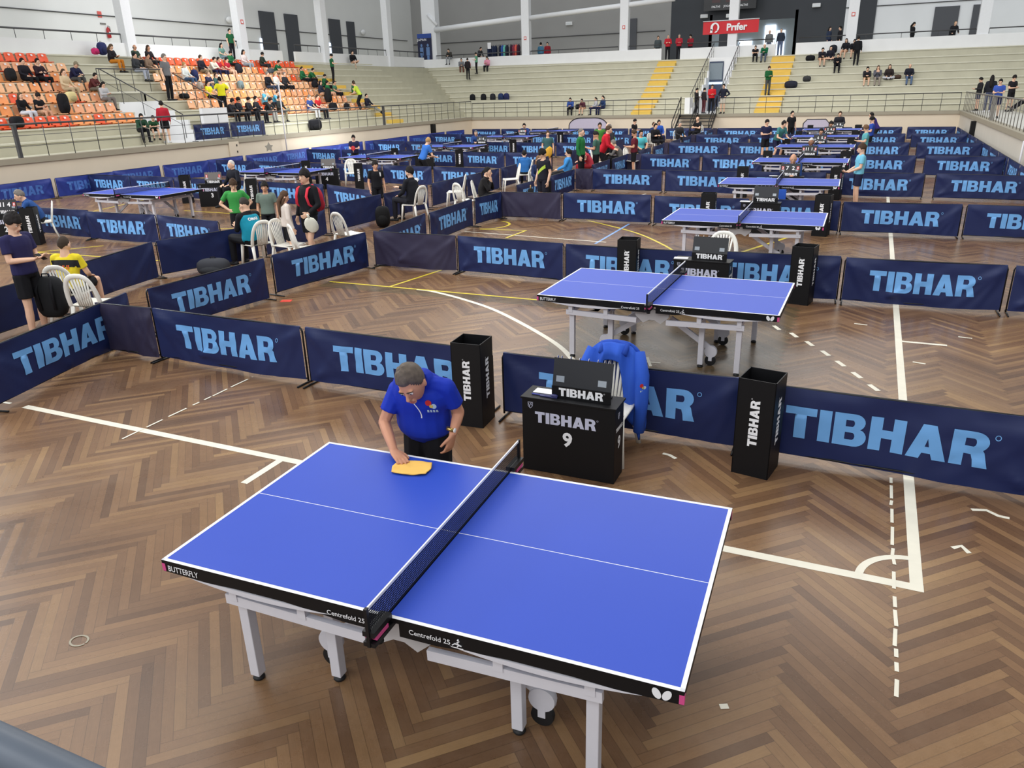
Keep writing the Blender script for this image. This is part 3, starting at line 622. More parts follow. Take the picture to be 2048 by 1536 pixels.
def make_chair():
    t = thing('plastic_chair', 'chair', 'chair')
    MB().grid(8, 8, lambda u, v: Vector(((u-.5)*(.42+.02*v), -.22+.42*v, .43+.015*(2*u-1)**2-.02*math.sin(PI*v)+.004))).grid(8, 8, lambda u, v: Vector(((u-.5)*(.42+.02*v), -.22+.42*v, .415+.015*(2*u-1)**2-.02*math.sin(PI*v)+.004))).tube([(-.22, -.21, .425), (-.2, -.23, .42), (.2, -.23, .42), (.22, -.21, .425), (.225, .2, .44)], .012, 6).tube([(-.22, -.21, .425), (-.225, .2, .44)], .012, 6).build('seat', M_CHAIR, t, True)
    def bk(a): # outline of the rounded back
        x = .215*math.cos(a) if math.sin(a) < 0 else .215*math.copysign(abs(math.cos(a))**.7, math.cos(a)); z = .45+.42*max(0, math.sin(a))**.8; return Vector((x, .2+(z-.43)*.22, z))
    fr = MB(); pts = [Vector((.215, .19, .42))]+[bk(a) for a in [k*PI/16 for k in range(17)]]+[Vector((-.215, .19, .42))]
    fr.tube(pts, .016, 8, side=(0, 1, 0), ry=.034, cap=True); fr.build('back_frame', M_CHAIR, t, True)
    sl = MB()
    for k in range(-3, 4):
        top = Vector((k*.038, .2+.36*.22, .79+.05*(1-(k/3)**2)-.02)); sl.tube([(k*.03, .195, .43), Vector((k*.034, .2+.15*.22, .58)), top+Vector((k*.006, 0, .03))], .0145, 6, side=(1, 0, 0), ry=.006)
    sl.build('back_slats', M_CHAIR, t, True)
    for sx in (-1, 1):
        for sy in (-1, 1):
            MB().tube([(sx*.2, -.2 if sy < 0 else .19, .43), (sx*.215, -.225 if sy < 0 else .23, .22), (sx*.235, -.245 if sy < 0 else .3, 0)], [.036, .03, .024], 6, side=(1, 0, 0), ry=[.026, .022, .018]).build('leg', M_CHAIR, t, True)
    return t
CHAIR0 = make_chair(); register(CHAIR0)
# (x, y, turn, label): turn 0 faces the camera side (-y)
CHAIRS = [(-7.75, 3.85, 3.5, 'empty white plastic chair right of the boy in yellow, its back to the camera'),
 (-8.6, 4.15, 3.55, 'white plastic chair the boy in the yellow and black shirt sits on'), (-8.62, 8.1, -1.9, 'white plastic chair under the coach in the teal vest'),
 (-7.95, 8.2, 1.5, 'white plastic chair by the legs of the youth with the red rucksack straps'), (-7.35, 8.0, 2.5, 'low white chair back behind the lettered barrier, right of the youth with red straps'),
 (-7.5, 9.5, 2.9, 'empty white plastic chair standing alone right of the backpack youth'), (-8.45, 13.6, -1.75, 'white plastic chair under the bearded coach in the black jacket'),
 (-8.6, 16.1, -1.2, 'empty white chair turned sideways between the coach and the woman in black'), (-7.45, 14.5, 2.7, 'empty white chair, back to the camera, just left of the seated woman in black'),
 (-7.15, 14.9, 1.9, 'white plastic chair under the woman resting her chin on her hand'), (-8.35, 19.3, -1.0, 'empty white chair left of the seated child in the blue jacket'),
 (-8.5, 20.7, -1.3, 'white chair on which the child in the blue and black jacket sits'), (-6.95, 18.2, .9, 'white chair half hidden behind the girl with brown hair'),
 (-7.4, 25.2, 1.8, 'white chair right of the man in the green hooded top'), (-6.35, 26.0, 1.4, 'white chair among the group near the red jacket'),
 (-7.9, 35.4, 1.2, 'white chair beside the seated men left of the metal stairs'), (-7.2, 38.0, 1.0, 'white chair with a high back just in front of the metal stairs'),
 (-8.7, 39.3, .6, 'white chair under the seated man in the bright blue jacket'), (-7.3, 42.9, -.5, 'white chair under the bald umpire beside the metal stairs'),
 (-.02, 2.72, 0, 'white plastic chair carrying a blue jacket behind the scorer table with the 9'), (-.1, 8.75, 0, "empty white chair behind the scorer's table of the second court"),
 (-.1, 14.4, 0, "chair with a blue cloth behind the third scorer's table"), (-15.75, 8.85, -.6, 'white chair under the grey-haired umpire at the left edge'),
 (-15.45, 14.95, -.8, 'white chair under the white-haired umpire in the dark coat'), (-15.0, 20.2, .6, 'empty white chair beside the scorer table with the 4')]
for n_, (x, y, r, lb) in enumerate(CHAIRS):
    if n_ == 0: CHAIR0.location = (x, y, 0); CHAIR0.rotation_euler.z = r; CHAIR0['label'] = lb; CHAIR0['group'] = 'white plastic chairs'
    else: dup(CHAIR0, (x, y, 0), r, lb, 'white plastic chairs')
# right-hand courts: scorer's table, board and two bins beyond every table
ordn = ['nearest', 'second', 'third', 'fourth', 'fifth', 'sixth', 'seventh', 'farthest']
RC = [(-.165, 2.3, 0), (-.2, 7.95, -.05), (-.17, 14.1, 0), (-.12, 19.25, 0), (-.12, 25.9, 0), (-.15, 31.9, 0), (-.12, 38.3, 0), (.1, 42.9, 0)]
RB = [((-1.41, 2.94), (1.25, 2.87)), ((-1.42, 8.35), (1.14, 8.5)), ((-1.25, 14.0), (1.07, 14.2)), ((-1.4, 19.9), (1.08, 19.9)), ((-1.4, 25.6), (1.1, 25.6)), ((-1.4, 31.8), (1.1, 31.8)), ((-1.4, 37.6), (1.1, 37.6)), ((-1.3, 43.4), (1.1, 43.4))]
DG = [None, None, None, ('2', '7', '2', '0'), ('0', '11', '1', '0'), ('', '6', '5', '0'), ('1', '2', '6', '2'), ('', '9', '8', '')]
for k in range(8):
    x, y, r = RC[k]; num = str(9+k)
    scorer_table(x, y, r, num, "black scorer's table numbered %s, behind the %s table of the right-hand row" % (num, ordn[k]))
    flip_board(x+(.09 if k < 3 else .04), y-.06, r, ("closed black flip scoreboard on the scorer's table numbered %s" if not DG[k] else "flip scoreboard showing digits on the scorer's table numbered %s") % num, DG[k])
    for (bx, by), sd in zip(RB[k], ('left', 'right')):
        towel_bin(bx, by, (-.17 if sd == 'right' else .06), "black towel bin with white lettering, %s of the scorer's table numbered %s" % (sd, num))
LC = [(-16.3, 8.4, .5), (-16.05, 14.6, .45), (-15.3, 19.2, .4), (-15.3, 25.9, .3), (-15.5, 31.6, .2), (-16.3, 38.4, .1)]
LB_ = [((-18.2, 8.6), (-15.5, 8.42)), ((-17.55, 15.0), (-14.45, 14.5)), ((-16.9, 20.1), (-14.1, 19.35)), ((-16.9, 26.1), (-13.55, 25.7)), ((-16.9, 31.9), (-13.9, 31.9)), ((-16.6, 38.6), (-13.9, 38.3))]
LD_ = [('0', '11', '4', '0'), ('2', '', '', '1'), None, ('', '8', '2', '0'), ('', '11', '4', ''), ('2', '10', '10', '2')]
for k in range(6):
    x, y, r = LC[k]; num = '234567'[k]
    scorer_table(x, y, r, num, "black scorer's table numbered %s beside the left-hand courts" % num)
    flip_board(x+.1, y-.04, r, "flip scoreboard on the left-hand scorer's table numbered %s" % num, LD_[k], col=M_GREYC if k in (1, 2) else None)
    for (bx, by), sd in zip(LB_[k], ('left', 'right')): towel_bin(bx, by, .62, "black towel bin %s of the left-hand scorer's table numbered %s" % (sd, num))
# papers, pen, eraser on the nearest scorer's tables
def paper(x, y, z, r, label, w=.21, h=.15): o = MB().box((0, 0, .002), (w, h, .003)).build('score_sheet', M_WHITE, loc=(x, y, z)); o.rotation_euler.z = r; return tag(o, label, 'paper')
paper(-.4, 2.34, .668, .0, "white score sheet on the left of the nearest scorer's table", .22, .1); paper(-.52, 7.95, .668, .1, "white score sheet on the second scorer's table", .2, .12); paper(-.5, 14.12, .668, 0, "white score sheet on the third scorer's table"); paper(-.5, 19.25, .668, 0, "white score sheet beside the umpire at table twelve")
pn = MB().tube([(-.09, 0, 0), (.09, -.01, 0)], .006, 8).build('ballpoint_pen', mat('blue_pen', (40, 52, 150), .3), loc=(-.41, 2.245, .675)); tag(pn, "blue pen lying in front of the score sheet on the nearest scorer's table", 'pen')
bt = MB().ball((0, 0, .015), (.035, .018, .015)).tube([(-.12, -.005, .008), (.03, -.01, .008)], .012, 6, ry=.006).build('bat_case', mat('indigo_folder', (42, 44, 96), .4), loc=(-.3, 2.235, .669), smooth=True); tag(bt, "small dark case beside the pen on the nearest scorer's table", 'case')
# ------------------------------------------------------------------ court barriers
BLn, BH = 2.28, .66
def wr(u, v, k):
    """depth of the folds in the cloth at (u, v)"""
    d = 0
    for (cu, cv, ang, a) in (((0, 1, -.55, .012), (1, 1, -2.6, .010), (.05, .1, .5, .009)), ((0, 1, -.9, .014), (1, 1, -2.2, .014), (.5, 0, 2.2, .006)), ((0, 1, -.3, .008), (1, .9, -2.75, .012), (.95, .1, 2.5, .009)), ((0, 1, -.7, .018), (1, 1, -2.4, .018), (.3, .2, .2, .012)))[k]:
        x, y = (u-cu)*BLn, (v-cv)*.6
        for da in (-.22, .0, .25):
            t = x*math.cos(ang+da)+y*math.sin(ang+da); q = -x*math.sin(ang+da)+y*math.cos(ang+da); wdt = .02+.06*max(t, 0)
            if t > 0: d += a*math.exp(-(q/wdt)**2)*max(0, 1-t/1.1)
    d *= 2.1; d += .02*noise.noise(Vector((u*5, v*1.5, k*7.3)))+.006*noise.noise(Vector((u*13, v*3, k*3.1+5)))
    d += .02*(1-v)*math.sin(u*6+k)*.6
    return d
def sagz(u, k): return -.012*math.sin(PI*u)*(1+.5*(k % 2))
def bpt(x, z, k, off=0.):
    u = x/BLn; v = (z-.05)/(BH-.05); e = min(1, u*14, (1-u)*14); vv = min(1, (1-v)*9)
    return Vector((x, -.016-off-wr(u, v, k)*e*vv, z+sagz(u, k)*v+.02*(1-v)*math.sin(PI*u*1.1+k)))
BV = []
for k in range(4):
    cl = MB().grid(56, 14, lambda u, v: bpt(.025+u*(BLn-.05), .05+v*(BH-.04), k)).grid(8, 1, lambda u, v: bpt(.025+u*(BLn-.05), BH+.01, k)+Vector((0, v*.03, 0)))
    cm = cl.mesh('cloth', M_CLOTH, True, False); cb = cl.mesh('cloth', M_CLOTHB, True, False); cw = cl.mesh('cloth', M_CLOTHW, True, False)
    bm = brand_bm(.292)
    for v in bm.verts: v.co.x = v.co.x*.95+BLn/2; v.co.z = v.co.y+.37; v.co.y = 0
    for x in [i*.05 for i in range(4, 46)]: bmesh.ops.bisect_plane(bm, geom=bm.verts[:]+bm.edges[:]+bm.faces[:], plane_co=(x, 0, 0), plane_no=(1, 0, 0))
    for z in [.2+i*.05 for i in range(8)]: bmesh.ops.bisect_plane(bm, geom=bm.verts[:]+bm.edges[:]+bm.faces[:], plane_co=(0, 0, z), plane_no=(0, 0, 1))
    for v in bm.verts: v.co = bpt(v.co.x, v.co.z, k, .004)
    bmesh.ops.recalc_face_normals(bm, faces=bm.faces[:])
    lm = bpy.data.meshes.new('lettering'); bm.to_mesh(lm); bm.free(); lm.materials.append(M_LETTER); lm.polygons.foreach_set('use_smooth', [True]*len(lm.polygons))
    lw = lm.copy(); lw.materials[0] = M_LETTERW; BV.append((cm, cb, lm, cw, lw))
rr = .05; fp = [(.012, 0, .03), (.012, 0, BH-rr), (.027, 0, BH-.015), (.012+rr, 0, BH), (BLn-.012-rr, 0, BH), (BLn-.027, 0, BH-.015), (BLn-.012, 0, BH-rr), (BLn-.012, 0, .03)]
FRM = MB().tube(fp, .011, 8).tube([(.012, 0, .06), (BLn-.012, 0, .06)], .009, 6).mesh('tube_frame', M_BLKMET, True)
FTM = MB().tube([(0, -.17, .012), (0, .17, .012)], .011, 6).mesh('foot', M_BLKMET, True)
bcount = 0
def barrier(p, q, label, text=True, k=None, tone=0, group='navy court barriers'):
    """p and q are the left and right foot as seen from the printed side"""
    global bcount
    p, q = Vector(p), Vector(q); d = q-p; L = d.length; bcount += 1
    k = bcount % 4 if k is None else k
    t = thing('court_barrier', label, 'barrier', (p.x, p.y, 0), math.atan2(d.y, d.x), group, (L/BLn, 1, 1))
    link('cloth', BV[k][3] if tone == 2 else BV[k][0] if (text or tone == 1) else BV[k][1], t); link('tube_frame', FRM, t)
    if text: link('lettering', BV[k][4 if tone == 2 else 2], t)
    for x in (.03, BLn-.03): link('foot', FTM, t, (x, 0, 0))
    return t
OR = ['first', 'second', 'third', 'fourth', 'fifth', 'sixth', 'seventh', 'eighth', 'ninth', 'tenth', 'eleventh', 'twelfth', 'thirteenth', 'fourteenth', 'fifteenth', 'sixteenth', 'seventeenth']
def row(pts, where, plain=(), tone=0):
    for n, (a, b) in enumerate(pts):
        pl = n in plain
        barrier(a, b, (('plain navy' if tone == 1 else 'plain dark') if pl else 'bright blue lettered' if tone == 2 else 'navy lettered')+' barrier, %s %s' % (OR[n], where), not pl, tone=tone)
row([((-6.28, 1.32), (-6.94, 3.74)), ((-6.88, 3.21), (-5.94, 3.25)), ((-5.94, 3.25), (-3.63, 3.21)), ((-3.61, 3.21), (-1.3, 3.17)), ((-1.2, 3.15), (1.06, 3.21)), ((1.04, 3.16), (3.32, 3.1))], 'from the left in the row just behind the nearest table', (1,))
row([((-6.39, 8.71), (-4.64, 8.71)), ((-4.63, 8.71), (-2.56, 8.55)), ((-2.54, 8.52), (-.42, 8.48)), ((-.38, 8.6), (1.64, 8.72)), ((1.67, 8.66), (3.7, 8.72)), ((3.75, 8.72), (5.8, 8.7))], 'from the left in the row behind the second table', (0,))
row([((-6.48, 14.56), (-4.91, 14.66)), ((-4.89, 14.69), (-2.69, 14.74)), ((-2.61, 14.61), (-.46, 14.56)), ((-.4, 14.56), (1.4, 14.56)), ((1.42, 14.5), (3.65, 14.62)), ((3.7, 14.62), (5.9, 14.6))], 'from the left in the row behind the third table', (0,))
for y, w_ in ((20.4, 'fourth'), (26.1, 'fifth'), (32.35, 'sixth'), (38.3, 'seventh'), (44.35, 'farthest')):
    row([((-6.6, y), (-6.0, y)) if y < 27 else ((-6.7, y), (-6.45, y)), ((-6.05 if y < 27 else -6.45, y), (-3.8, y-.05)), ((-3.73, y-.05), (-1.5, y-.1)), ((-1.45, y-.05), (.8, y)), ((1.0, y+.15), (3.25, y+.1)), ((3.48, y+.05), (5.75, y-.1))], 'from the left in the row behind the %s right-hand table' % w_, (0,))
row([((-6.82, 3.93), (-6.68, 6.1)), ((-6.72, 6.29), (-6.46, 8.58)), ((-6.31, 8.78), (-6.56, 10.91)), ((-6.5, 10.95), (-6.62, 13.2)), ((-6.61, 13.29), (-6.49, 14.56)), ((-6.68, 15.91), (-6.62, 18.1)), ((-6.62, 18.16), (-6.6, 20.3))]+[((-6.5, y), (-6.55, y+2.15)) for y in (21.7, 23.9, 27.4, 29.7, 33.0, 35.4, 38.8, 41.4)], 'going away along the right side of the central aisle')
row([((-8.75, 1.95), (-9.1, 4.25)), ((-9.19, 4.29), (-9.74, 6.68)), ((-9.73, 6.73), (-9.1, 8.62)), ((-9.05, 8.76), (-9.45, 11.3)), ((-9.45, 11.44), (-9.35, 13.5)), ((-9.34, 13.56), (-9.18, 15.55)), ((-9.22, 15.8), (-9.19, 17.85)), ((-9.19, 17.88), (-9.16, 20.15)), ((-9.13, 20.2), (-9.2, 22.5)), ((-9.2, 22.6), (-9.3, 24.9)), ((-9.3, 27.2), (-9.3, 29.5)), ((-9.3, 32.8), (-9.3, 35.1)), ((-9.3, 38.8), (-9.3, 41.1))], 'going away along the left side of the central aisle', tuple(range(14)), 1)
row([((-19.1, 9.5), (-16.9, 9.45)), ((-16.85, 9.42), (-14.75, 9.36)), ((-14.69, 9.22), (-12.45, 9.23)), ((-12.44, 9.24), (-10.25, 8.85))], 'from the left in the row nearest the grey-haired umpire at left')
row([((-23.3, 16.05), (-21.1, 15.97)), ((-21.1, 15.97), (-18.95, 15.85)), ((-18.95, 15.85), (-17.0, 15.6)), ((-17.0, 15.6), (-15.0, 15.4)), ((-14.97, 15.37), (-12.3, 15.08)), ((-12.23, 15.1), (-9.8, 14.0))], 'from the left in the row behind the first left-hand table')
for yl, yr, w_ in ((21.8, 20.2, 'second'), (27.7, 26.2, 'third'), (33.4, 32.0, 'fourth'), (39.6, 38.4, 'fifth'), (45.3, 44.6, 'farthest')):
    row([((-22.9+13.3*n/6+.02, yl+(yr-yl)*n/6), (-22.9+13.3*(n+1)/6-.02, yl+(yr-yl)*(n+1)/6)) for n in range(6)], 'from the left in the row behind the %s left-hand table' % w_)
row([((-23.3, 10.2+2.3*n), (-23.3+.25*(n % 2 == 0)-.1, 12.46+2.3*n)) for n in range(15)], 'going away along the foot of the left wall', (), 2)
row([((5.78, 23.2+2.3*n), (5.78, 20.95+2.3*n)) for n in range(10)], 'going away along the foot of the right wall')
barrier((-9.5, 44.6), (-8.1, 44.6), 'navy court barrier in the far row closing the aisle, left piece'); barrier((-8.05, 44.6), (-6.8, 44.6), 'navy court barrier in the far row closing the aisle, right piece')
for n_, (a, b_) in enumerate((((-24.35, 22.3), (-24.35, 24.4)), ((-24.35, 24.45), (-24.35, 26.7)))):
    b0 = barrier(a, b_, 'navy lettered barrier on the left stand walkway, %s of the two behind the railing' % ('left', 'right')[n_]); b0.location.z = 1.362
# ------------------------------------------------------------------ people
def V(*a): return Vector(a)
def base_pose(kind):
    """joints of a 1.75 m figure facing -y; standing: origin on the floor, sitting: origin on the seat"""
    j = dict(pel=V(0, 0, .95), mid=V(0, .01, 1.16), chest=V(0, .012, 1.32), neck=V(0, .02, 1.47), head=V(0, -.005, 1.625), fd=V(0, -1, -.06))
    for s, k in ((1, 'l'), (-1, 'r')):
        j['sh'+k] = V(s*.185, .02, 1.42); j['el'+k] = V(s*.245, .045, 1.14); j['wr'+k] = V(s*.25, -.05, .9); j['hd'+k] = V(0, -.15, -1); j['pn'+k] = V(-s, 0, 0)
        j['hp'+k] = V(s*.09, 0, .93); j['kn'+k] = V(s*.105, -.015, .5); j['an'+k] = V(s*.11, .02, .085); j['ft'+k] = V(s*.25, -1, 0)
    def arms(el, wr, hd=(0, -1, 0), pn=(0, 0, -1)):
        for s, k in ((1, 'l'), (-1, 'r')):
            j['el'+k] = V(s*el[0], el[1], el[2]); j['wr'+k] = V(s*wr[0], wr[1], wr[2]); j['hd'+k] = V(s*hd[0], hd[1], hd[2]); j['pn'+k] = V(s*pn[0], pn[1], pn[2])
    def upper(dy, dz, f=1.):
        for k in ('chest', 'neck', 'head', 'shl', 'shr', 'mid'):
            t = (j[k].z-j['pel'].z)/.7; j[k] = j[k]+V(0, dy*t, dz*t)
    if kind.startswith('stand'):
        if 'phone' in kind: arms((.22, -.02, 1.15), (.07, -.28, 1.16), (-.4, -.8, .2), (0, 0, 1)); j['fd'] = V(0, -1, -.55)
        if 'hips' in kind: arms((.37, .1, 1.17), (.19, -.03, 1.03), (-.6, -.5, -.6), (-.6, .3, 0))
        if 'cross' in kind: arms((.24, -.1, 1.15), (-.02, -.19, 1.2), (-1, -.1, .1), (0, 1, 0))
        if 'bend' in kind:
            upper(-.3, -.1); arms((.27, -.25, 1.02), (.2, -.45, .95), (0, -1, -.1), (-.5, 0, -.8)); j['fd'] = V(0, -1, -.1); j['knl'] += V(.06, -.1, -.02); j['knr'] += V(-.06, -.1, -.02); j['pel'] += V(0, .06, -.06); j['hpl'] += V(.01, .06, -.06); j['hpr'] += V(-.01, .06, -.06); j['anl'] += V(.1, 0, 0); j['anr'] += V(-.1, 0, 0)
        if 'walk' in kind: j['knl'] += V(0, -.12, .02); j['anl'] += V(0, -.18, 0); j['anr'] += V(0, .22, .03); j['knr'] += V(0, .05, 0)
        return j
    d = V(0, 0, -.86)
    for k in list(j):
        if k[:2] in ('pe', 'mi', 'ch', 'ne', 'he', 'sh', 'el', 'wr'): j[k] = j[k]+d
    for s, k in ((1, 'l'), (-1, 'r')):
        j['hp'+k] = V(s*.1, -.02, .085); j['kn'+k] = V(s*.13, -.45, .1); j['an'+k] = V(s*.13, -.47, -.34); j['ft'+k] = V(s*.2, -1, 0)
    j['mid'] += V(0, .04, 0); upper(-.02, -.03)
    arms((.25, -.06, .3), (.13, -.3, .2), (-.3, -1, -.2), (0, 0, -1))
    if 'lean' in kind: upper(-.3, -.1); arms((.2, -.36, .22), (.05, -.47, .27), (-.5, -.6, -.2), (0, 0, -1)); j['fd'] = V(0, -1, -.25)
    if 'phone' in kind: upper(-.06, -.03); arms((.21, -.12, .29), (.06, -.33, .3), (-.4, -.8, .3), (0, 0, 1)); j['fd'] = V(0, -1, -.6)
    if 'cross' in kind: arms((.24, -.12, .3), (-.02, -.2, .33), (-1, -.1, .1), (0, 1, 0))
    if 'chin' in kind: upper(-.12, -.04); arms((.2, -.2, .27), (.05, -.22, .46), (0, .1, 1), (0, 1, 0))
    if 'stretch' in kind: j['knl'] = V(.12, -.47, .03); j['knr'] = V(-.1, -.46, .05); j['anl'] = V(.12, -.87, -.25); j['anr'] = V(-.02, -.88, -.2); j['ftl'] = V(.3, -.7, .6); j['ftr'] = V(-.3, -.7, .6); upper(.1, -.02)
    if 'ankle' in kind: j['anl'] = V(-.12, -.4, .14); j['knl'] = V(.25, -.36, .2); j['ftl'] = V(-.8, -.3, -.3)
    if 'floor' in kind:
        for s, k in ((1, 'l'), (-1, 'r')): j['kn'+k] = V(s*.3, -.32, .12); j['an'+k] = V(-s*.1, -.4, .06); j['ft'+k] = V(-s, -.3, .1)
    if 'twist' in kind: j['fd'] = V(.9, -.6, 0)
    return j
def solid(b, vox, sm=2, name='body'):
    me = b.mesh('tmp', M_WHITE); o = bpy.data.objects.new('tmp', me); COL.objects.link(o)
    r = o.modifiers.new('r', 'REMESH'); r.mode = 'VOXEL'; r.voxel_size = vox
    if sm: s = o.modifiers.new('s', 'SMOOTH'); s.iterations = sm; s.factor = .5
    dg = bpy.context.evaluated_depsgraph_get(); n = bpy.data.meshes.new_from_object(o.evaluated_get(dg)); bpy.data.objects.remove(o); bpy.data.meshes.remove(me)
    n.name = name; n.polygons.foreach_set('use_smooth', [True]*len(n.polygons)); n.materials.clear(); n.materials.append(M_WHITE); return n
def head_frame(j):
    f = j['fd'].normalized(); up = (j['head']-j['neck']).normalized()
    if abs(up.dot(f)) > .8: up = V(0, 0, 1)
    x = up.cross(-f)*-1; x = (-f).cross(up).normalized(); u = x.cross(-f).normalized(); return Matrix((x, -f, u)).transposed()
def head_fn(d, p):
    q = p.copy()
    if d.z < 0: q.x *= 1-.32*(-d.z)**1.2; q.y = q.y*(1-.28*(-d.z)) - .012*(-d.z)
    if d.y < 0: q.x *= 1-.1*(-d.y); q.y *= .97
    if d.z > .3: q.y += .004
    return q
def add_head(b, j, det, k=1.):
    R = head_frame(j); c = j['head']; g = (12, 9) if det == 0 else (22, 16)
    b.ball(c, (.077*k, .098*k, .122*k), 0, *g, R=R, fn=head_fn)
    def T(x, y, z): return c+R @ (V(x, y, z)*k)
    b.tube([T(0, -.082, .022), T(0, -.098, .0), T(0, -.112, -.022), T(0, -.094, -.034)], [.008*k, .01*k, .015*k, .012*k], 7)
    if det:
        for s in (-1, 1):
            b.ball(T(s*.078, .012, -.008), (.013*k, .02*k, .033*k), 0, 8, 6, R=R)
            b.ball(T(s*.032, -.078, .03), (.022*k, .014*k, .009*k), 0, 8, 6, R=R)
        b.ball(T(0, -.082, -.07), (.026*k, .018*k, .016*k), 0, 8, 6, R=R); b.ball(T(0, -.088, -.052), (.024*k, .01*k, .008*k), 0, 8, 6, R=R)
    b.tube([j['neck']-(j['head']-j['neck'])*.25, (j['neck']+j['head'])/2+R @ V(0, .012, 0), c+R @ V(0, .02, -.03)], [.07*k, .056*k, .056*k], 10)
def hair_mesh(j, style, det, k=1.):
    R = head_frame(j); c = j['head']; b = MB(); ns = V(random.random()*9, 3, 1); g = (24, 18) if det == 0 else (44, 30)
    line = {'short': .066, 'fringe': .046, 'long': .068, 'buzz': .074, 'recede': .098, 'tail': .074, 'cap': .052}.get(style, .066)
    vol = {'buzz': .004, 'fringe': .026, 'long': .012, 'tail': .01, 'cap': .012, 'recede': .007}.get(style, .016)
    if style in ('recede', 'bald'): vol = .006
    def fn(d, p):
        q = head_fn(d, p); z = q.z/k; y = q.y/k; x = abs(q.x)/k
        n = 1+(0 if style == 'cap' else .35)*noise.noise(V(d.x*5, d.y*5, d.z*4)+ns)+(.25 if style == 'fringe' else .12)*noise.noise(V(d.x*16, d.y*16, d.z*6)+ns)
        front = line+(.045 if style == 'recede' and x < .035 else 0) - max(0, y+.06)*1.05 - max(0, x-.05)*.5
        low = -.012-.04*max(0, 1-x/.055) if style != 'long' else -.08; n *= max(.3, min(1, (z+.06)/.1))
        if style == 'bald': inside = z > .035 or z < -.05 or y < -.01
        else: inside = (y < .042 and z < front+.006*noise.noise(V(d.x*18, d.y*9, 1)+ns)) or z < low
        if inside: return q*.9
        o = q*(1+vol*n/.1); o += V(0, .004, .006*max(0, d.z))*k
        if style == 'fringe' and d.y < -.2 and d.z > .1: o.z -= .012*k
        return o
    b.ball(c, (.077*k, .098*k, .122*k), 0, *g, R=R, fn=fn)
    def T(x, y, z): return c+R @ (V(x, y, z)*k)
    if style == 'long':
        nk = j['neck']
        b.tube([T(0, .04, .05), T(0, .08, -.04), T(0, .1, -.13), nk+V(0, .13, -.16), nk+V(0, .13, -.3)], [.07*k, .082*k, .085*k, .075, .03], 10, side=R @ V(1, 0, 0), ry=[.05*k, .045*k, .035*k, .028, .012])
        for s in (-1, 1): b.tube([T(s*.062, .0, .03), T(s*.076, .012, -.06), T(s*.075, .03, -.15), T(s*.07, .03, -.22)], [.018, .026, .024, .01], 7)
    if style == 'tail': b.ball(T(0, .11, .03), .028*k, 0, 8, 6); b.tube([T(0, .11, .03), T(0, .15, -.02), T(0, .14, -.12), T(0, .12, -.19)], [.015, .026, .02, .006], 8)
    if style == 'cap': b.tube([T(0, -.07, .045), T(0, -.16, .03)], [.06, .045], 10, side=R @ V(1, 0, 0), ry=[.012, .006])
    return b.mesh('hair', M_WHITE, True)
def add_hand(b, w, d, n, s, det, curl=.5, k=1.):
    d = d.normalized(); n = (n-d*n.dot(d)).normalized(); l = d.cross(n)
    if det == 0:
        b.tube([w-d*.02, w+d*.04, w+d*.1, w+d*(.165-.05*curl)+n*.04*curl], [.03, .042, .04, .018], 7, side=l, ry=[.024, .02, .018, .012]); b.tube([w+d*.03+l*s*.03, w+d*.08+l*s*.06], [.014, .011], 6); return
    b.tube([w-d*.02*k, w+d*.03*k, w+d*.075*k, w+d*.1*k], [.027*k, .04*k, .043*k, .034*k], 10, side=l, ry=[.022*k, .017*k, .015*k, .011*k])
    for i, (o, ln) in enumerate(((.033, .066), (.0115, .077), (-.011, .072), (-.032, .056))):
        p = w+d*.092*k+l*s*o*k; sp = l*s*o*1.6; cv = curl*(.85+.1*i)
        d1 = (d+sp+n*.7*cv).normalized(); d2 = (d*(1-.5*cv)+sp*.6+n*1.6*cv).normalized(); d3 = (d*(1-cv)+n*2.2*cv).normalized()
        p1 = p+d1*ln*.45*k; p2 = p1+d2*ln*.33*k; p3 = p2+d3*ln*.27*k
        b.tube([p-d*.015*k, p1, p2, p3], [.0105*k, .0098*k, .0088*k, .007*k], 8)
    t0 = w+d*.02*k+l*s*.028*k; t1 = w+d*.058*k+l*s*.058*k+n*.012*k; t2 = t1+(d*.8+l*s*.25+n*.35).normalized()*.036*k
    b.tube([t0, t1, t2], [.014*k, .012*k, .009*k], 8)
TOR = [(-.08, .15, .1), (0, .172, .118), (.28, .155, .108), (.5, .165, .115), (.72, .182, .12), (.88, .165, .1), (1, .075, .066)]
def torso(b, j, g=0., lo=0., hi=1., fat=1.):
    """ellipses along the spine, inflated by g between the fractions lo and hi"""
    P = [j['pel'], j['mid'], j['chest'], j['neck']]
    def at(t):
        t = max(-.15, t); q = t*3; i = max(0, min(2, int(q))); f = q-i
        a, b_, c, d = P[max(i-1, 0)], P[i], P[i+1], P[min(i+2, 3)]
        return .5*((2*b_)+(c-a)*f+(2*a-5*b_+4*c-d)*f*f+(3*b_-a-3*c+d)*f**3)
    def rad(t):
        for (a, x0, y0), (c, x1, y1) in zip(TOR, TOR[1:]):
            if t <= c or c == 1: f = max(0, min(1, (t-a)/(c-a))); return x0+(x1-x0)*f, y0+(y1-y0)*f
    n = 12; ts = [lo+(hi-lo)*k/n for k in range(n+1)]; side = (j['shl']-j['shr']).normalized()*.6+(j['hpl']-j['hpr']).normalized()*.4
    rx, ry = zip(*[rad(t) for t in ts]); fk = [1+(fat-1)*max(0, 1-abs(t-.3)/.5) for t in ts]
    b.tube([at(t) for t in ts], [a*(1+(q-1)*.5)+g for a, q in zip(rx, fk)], 16, side=side, ry=[a*q+g for a, q in zip(ry, fk)])
def lerp(a, b, t): return a+(b-a)*t
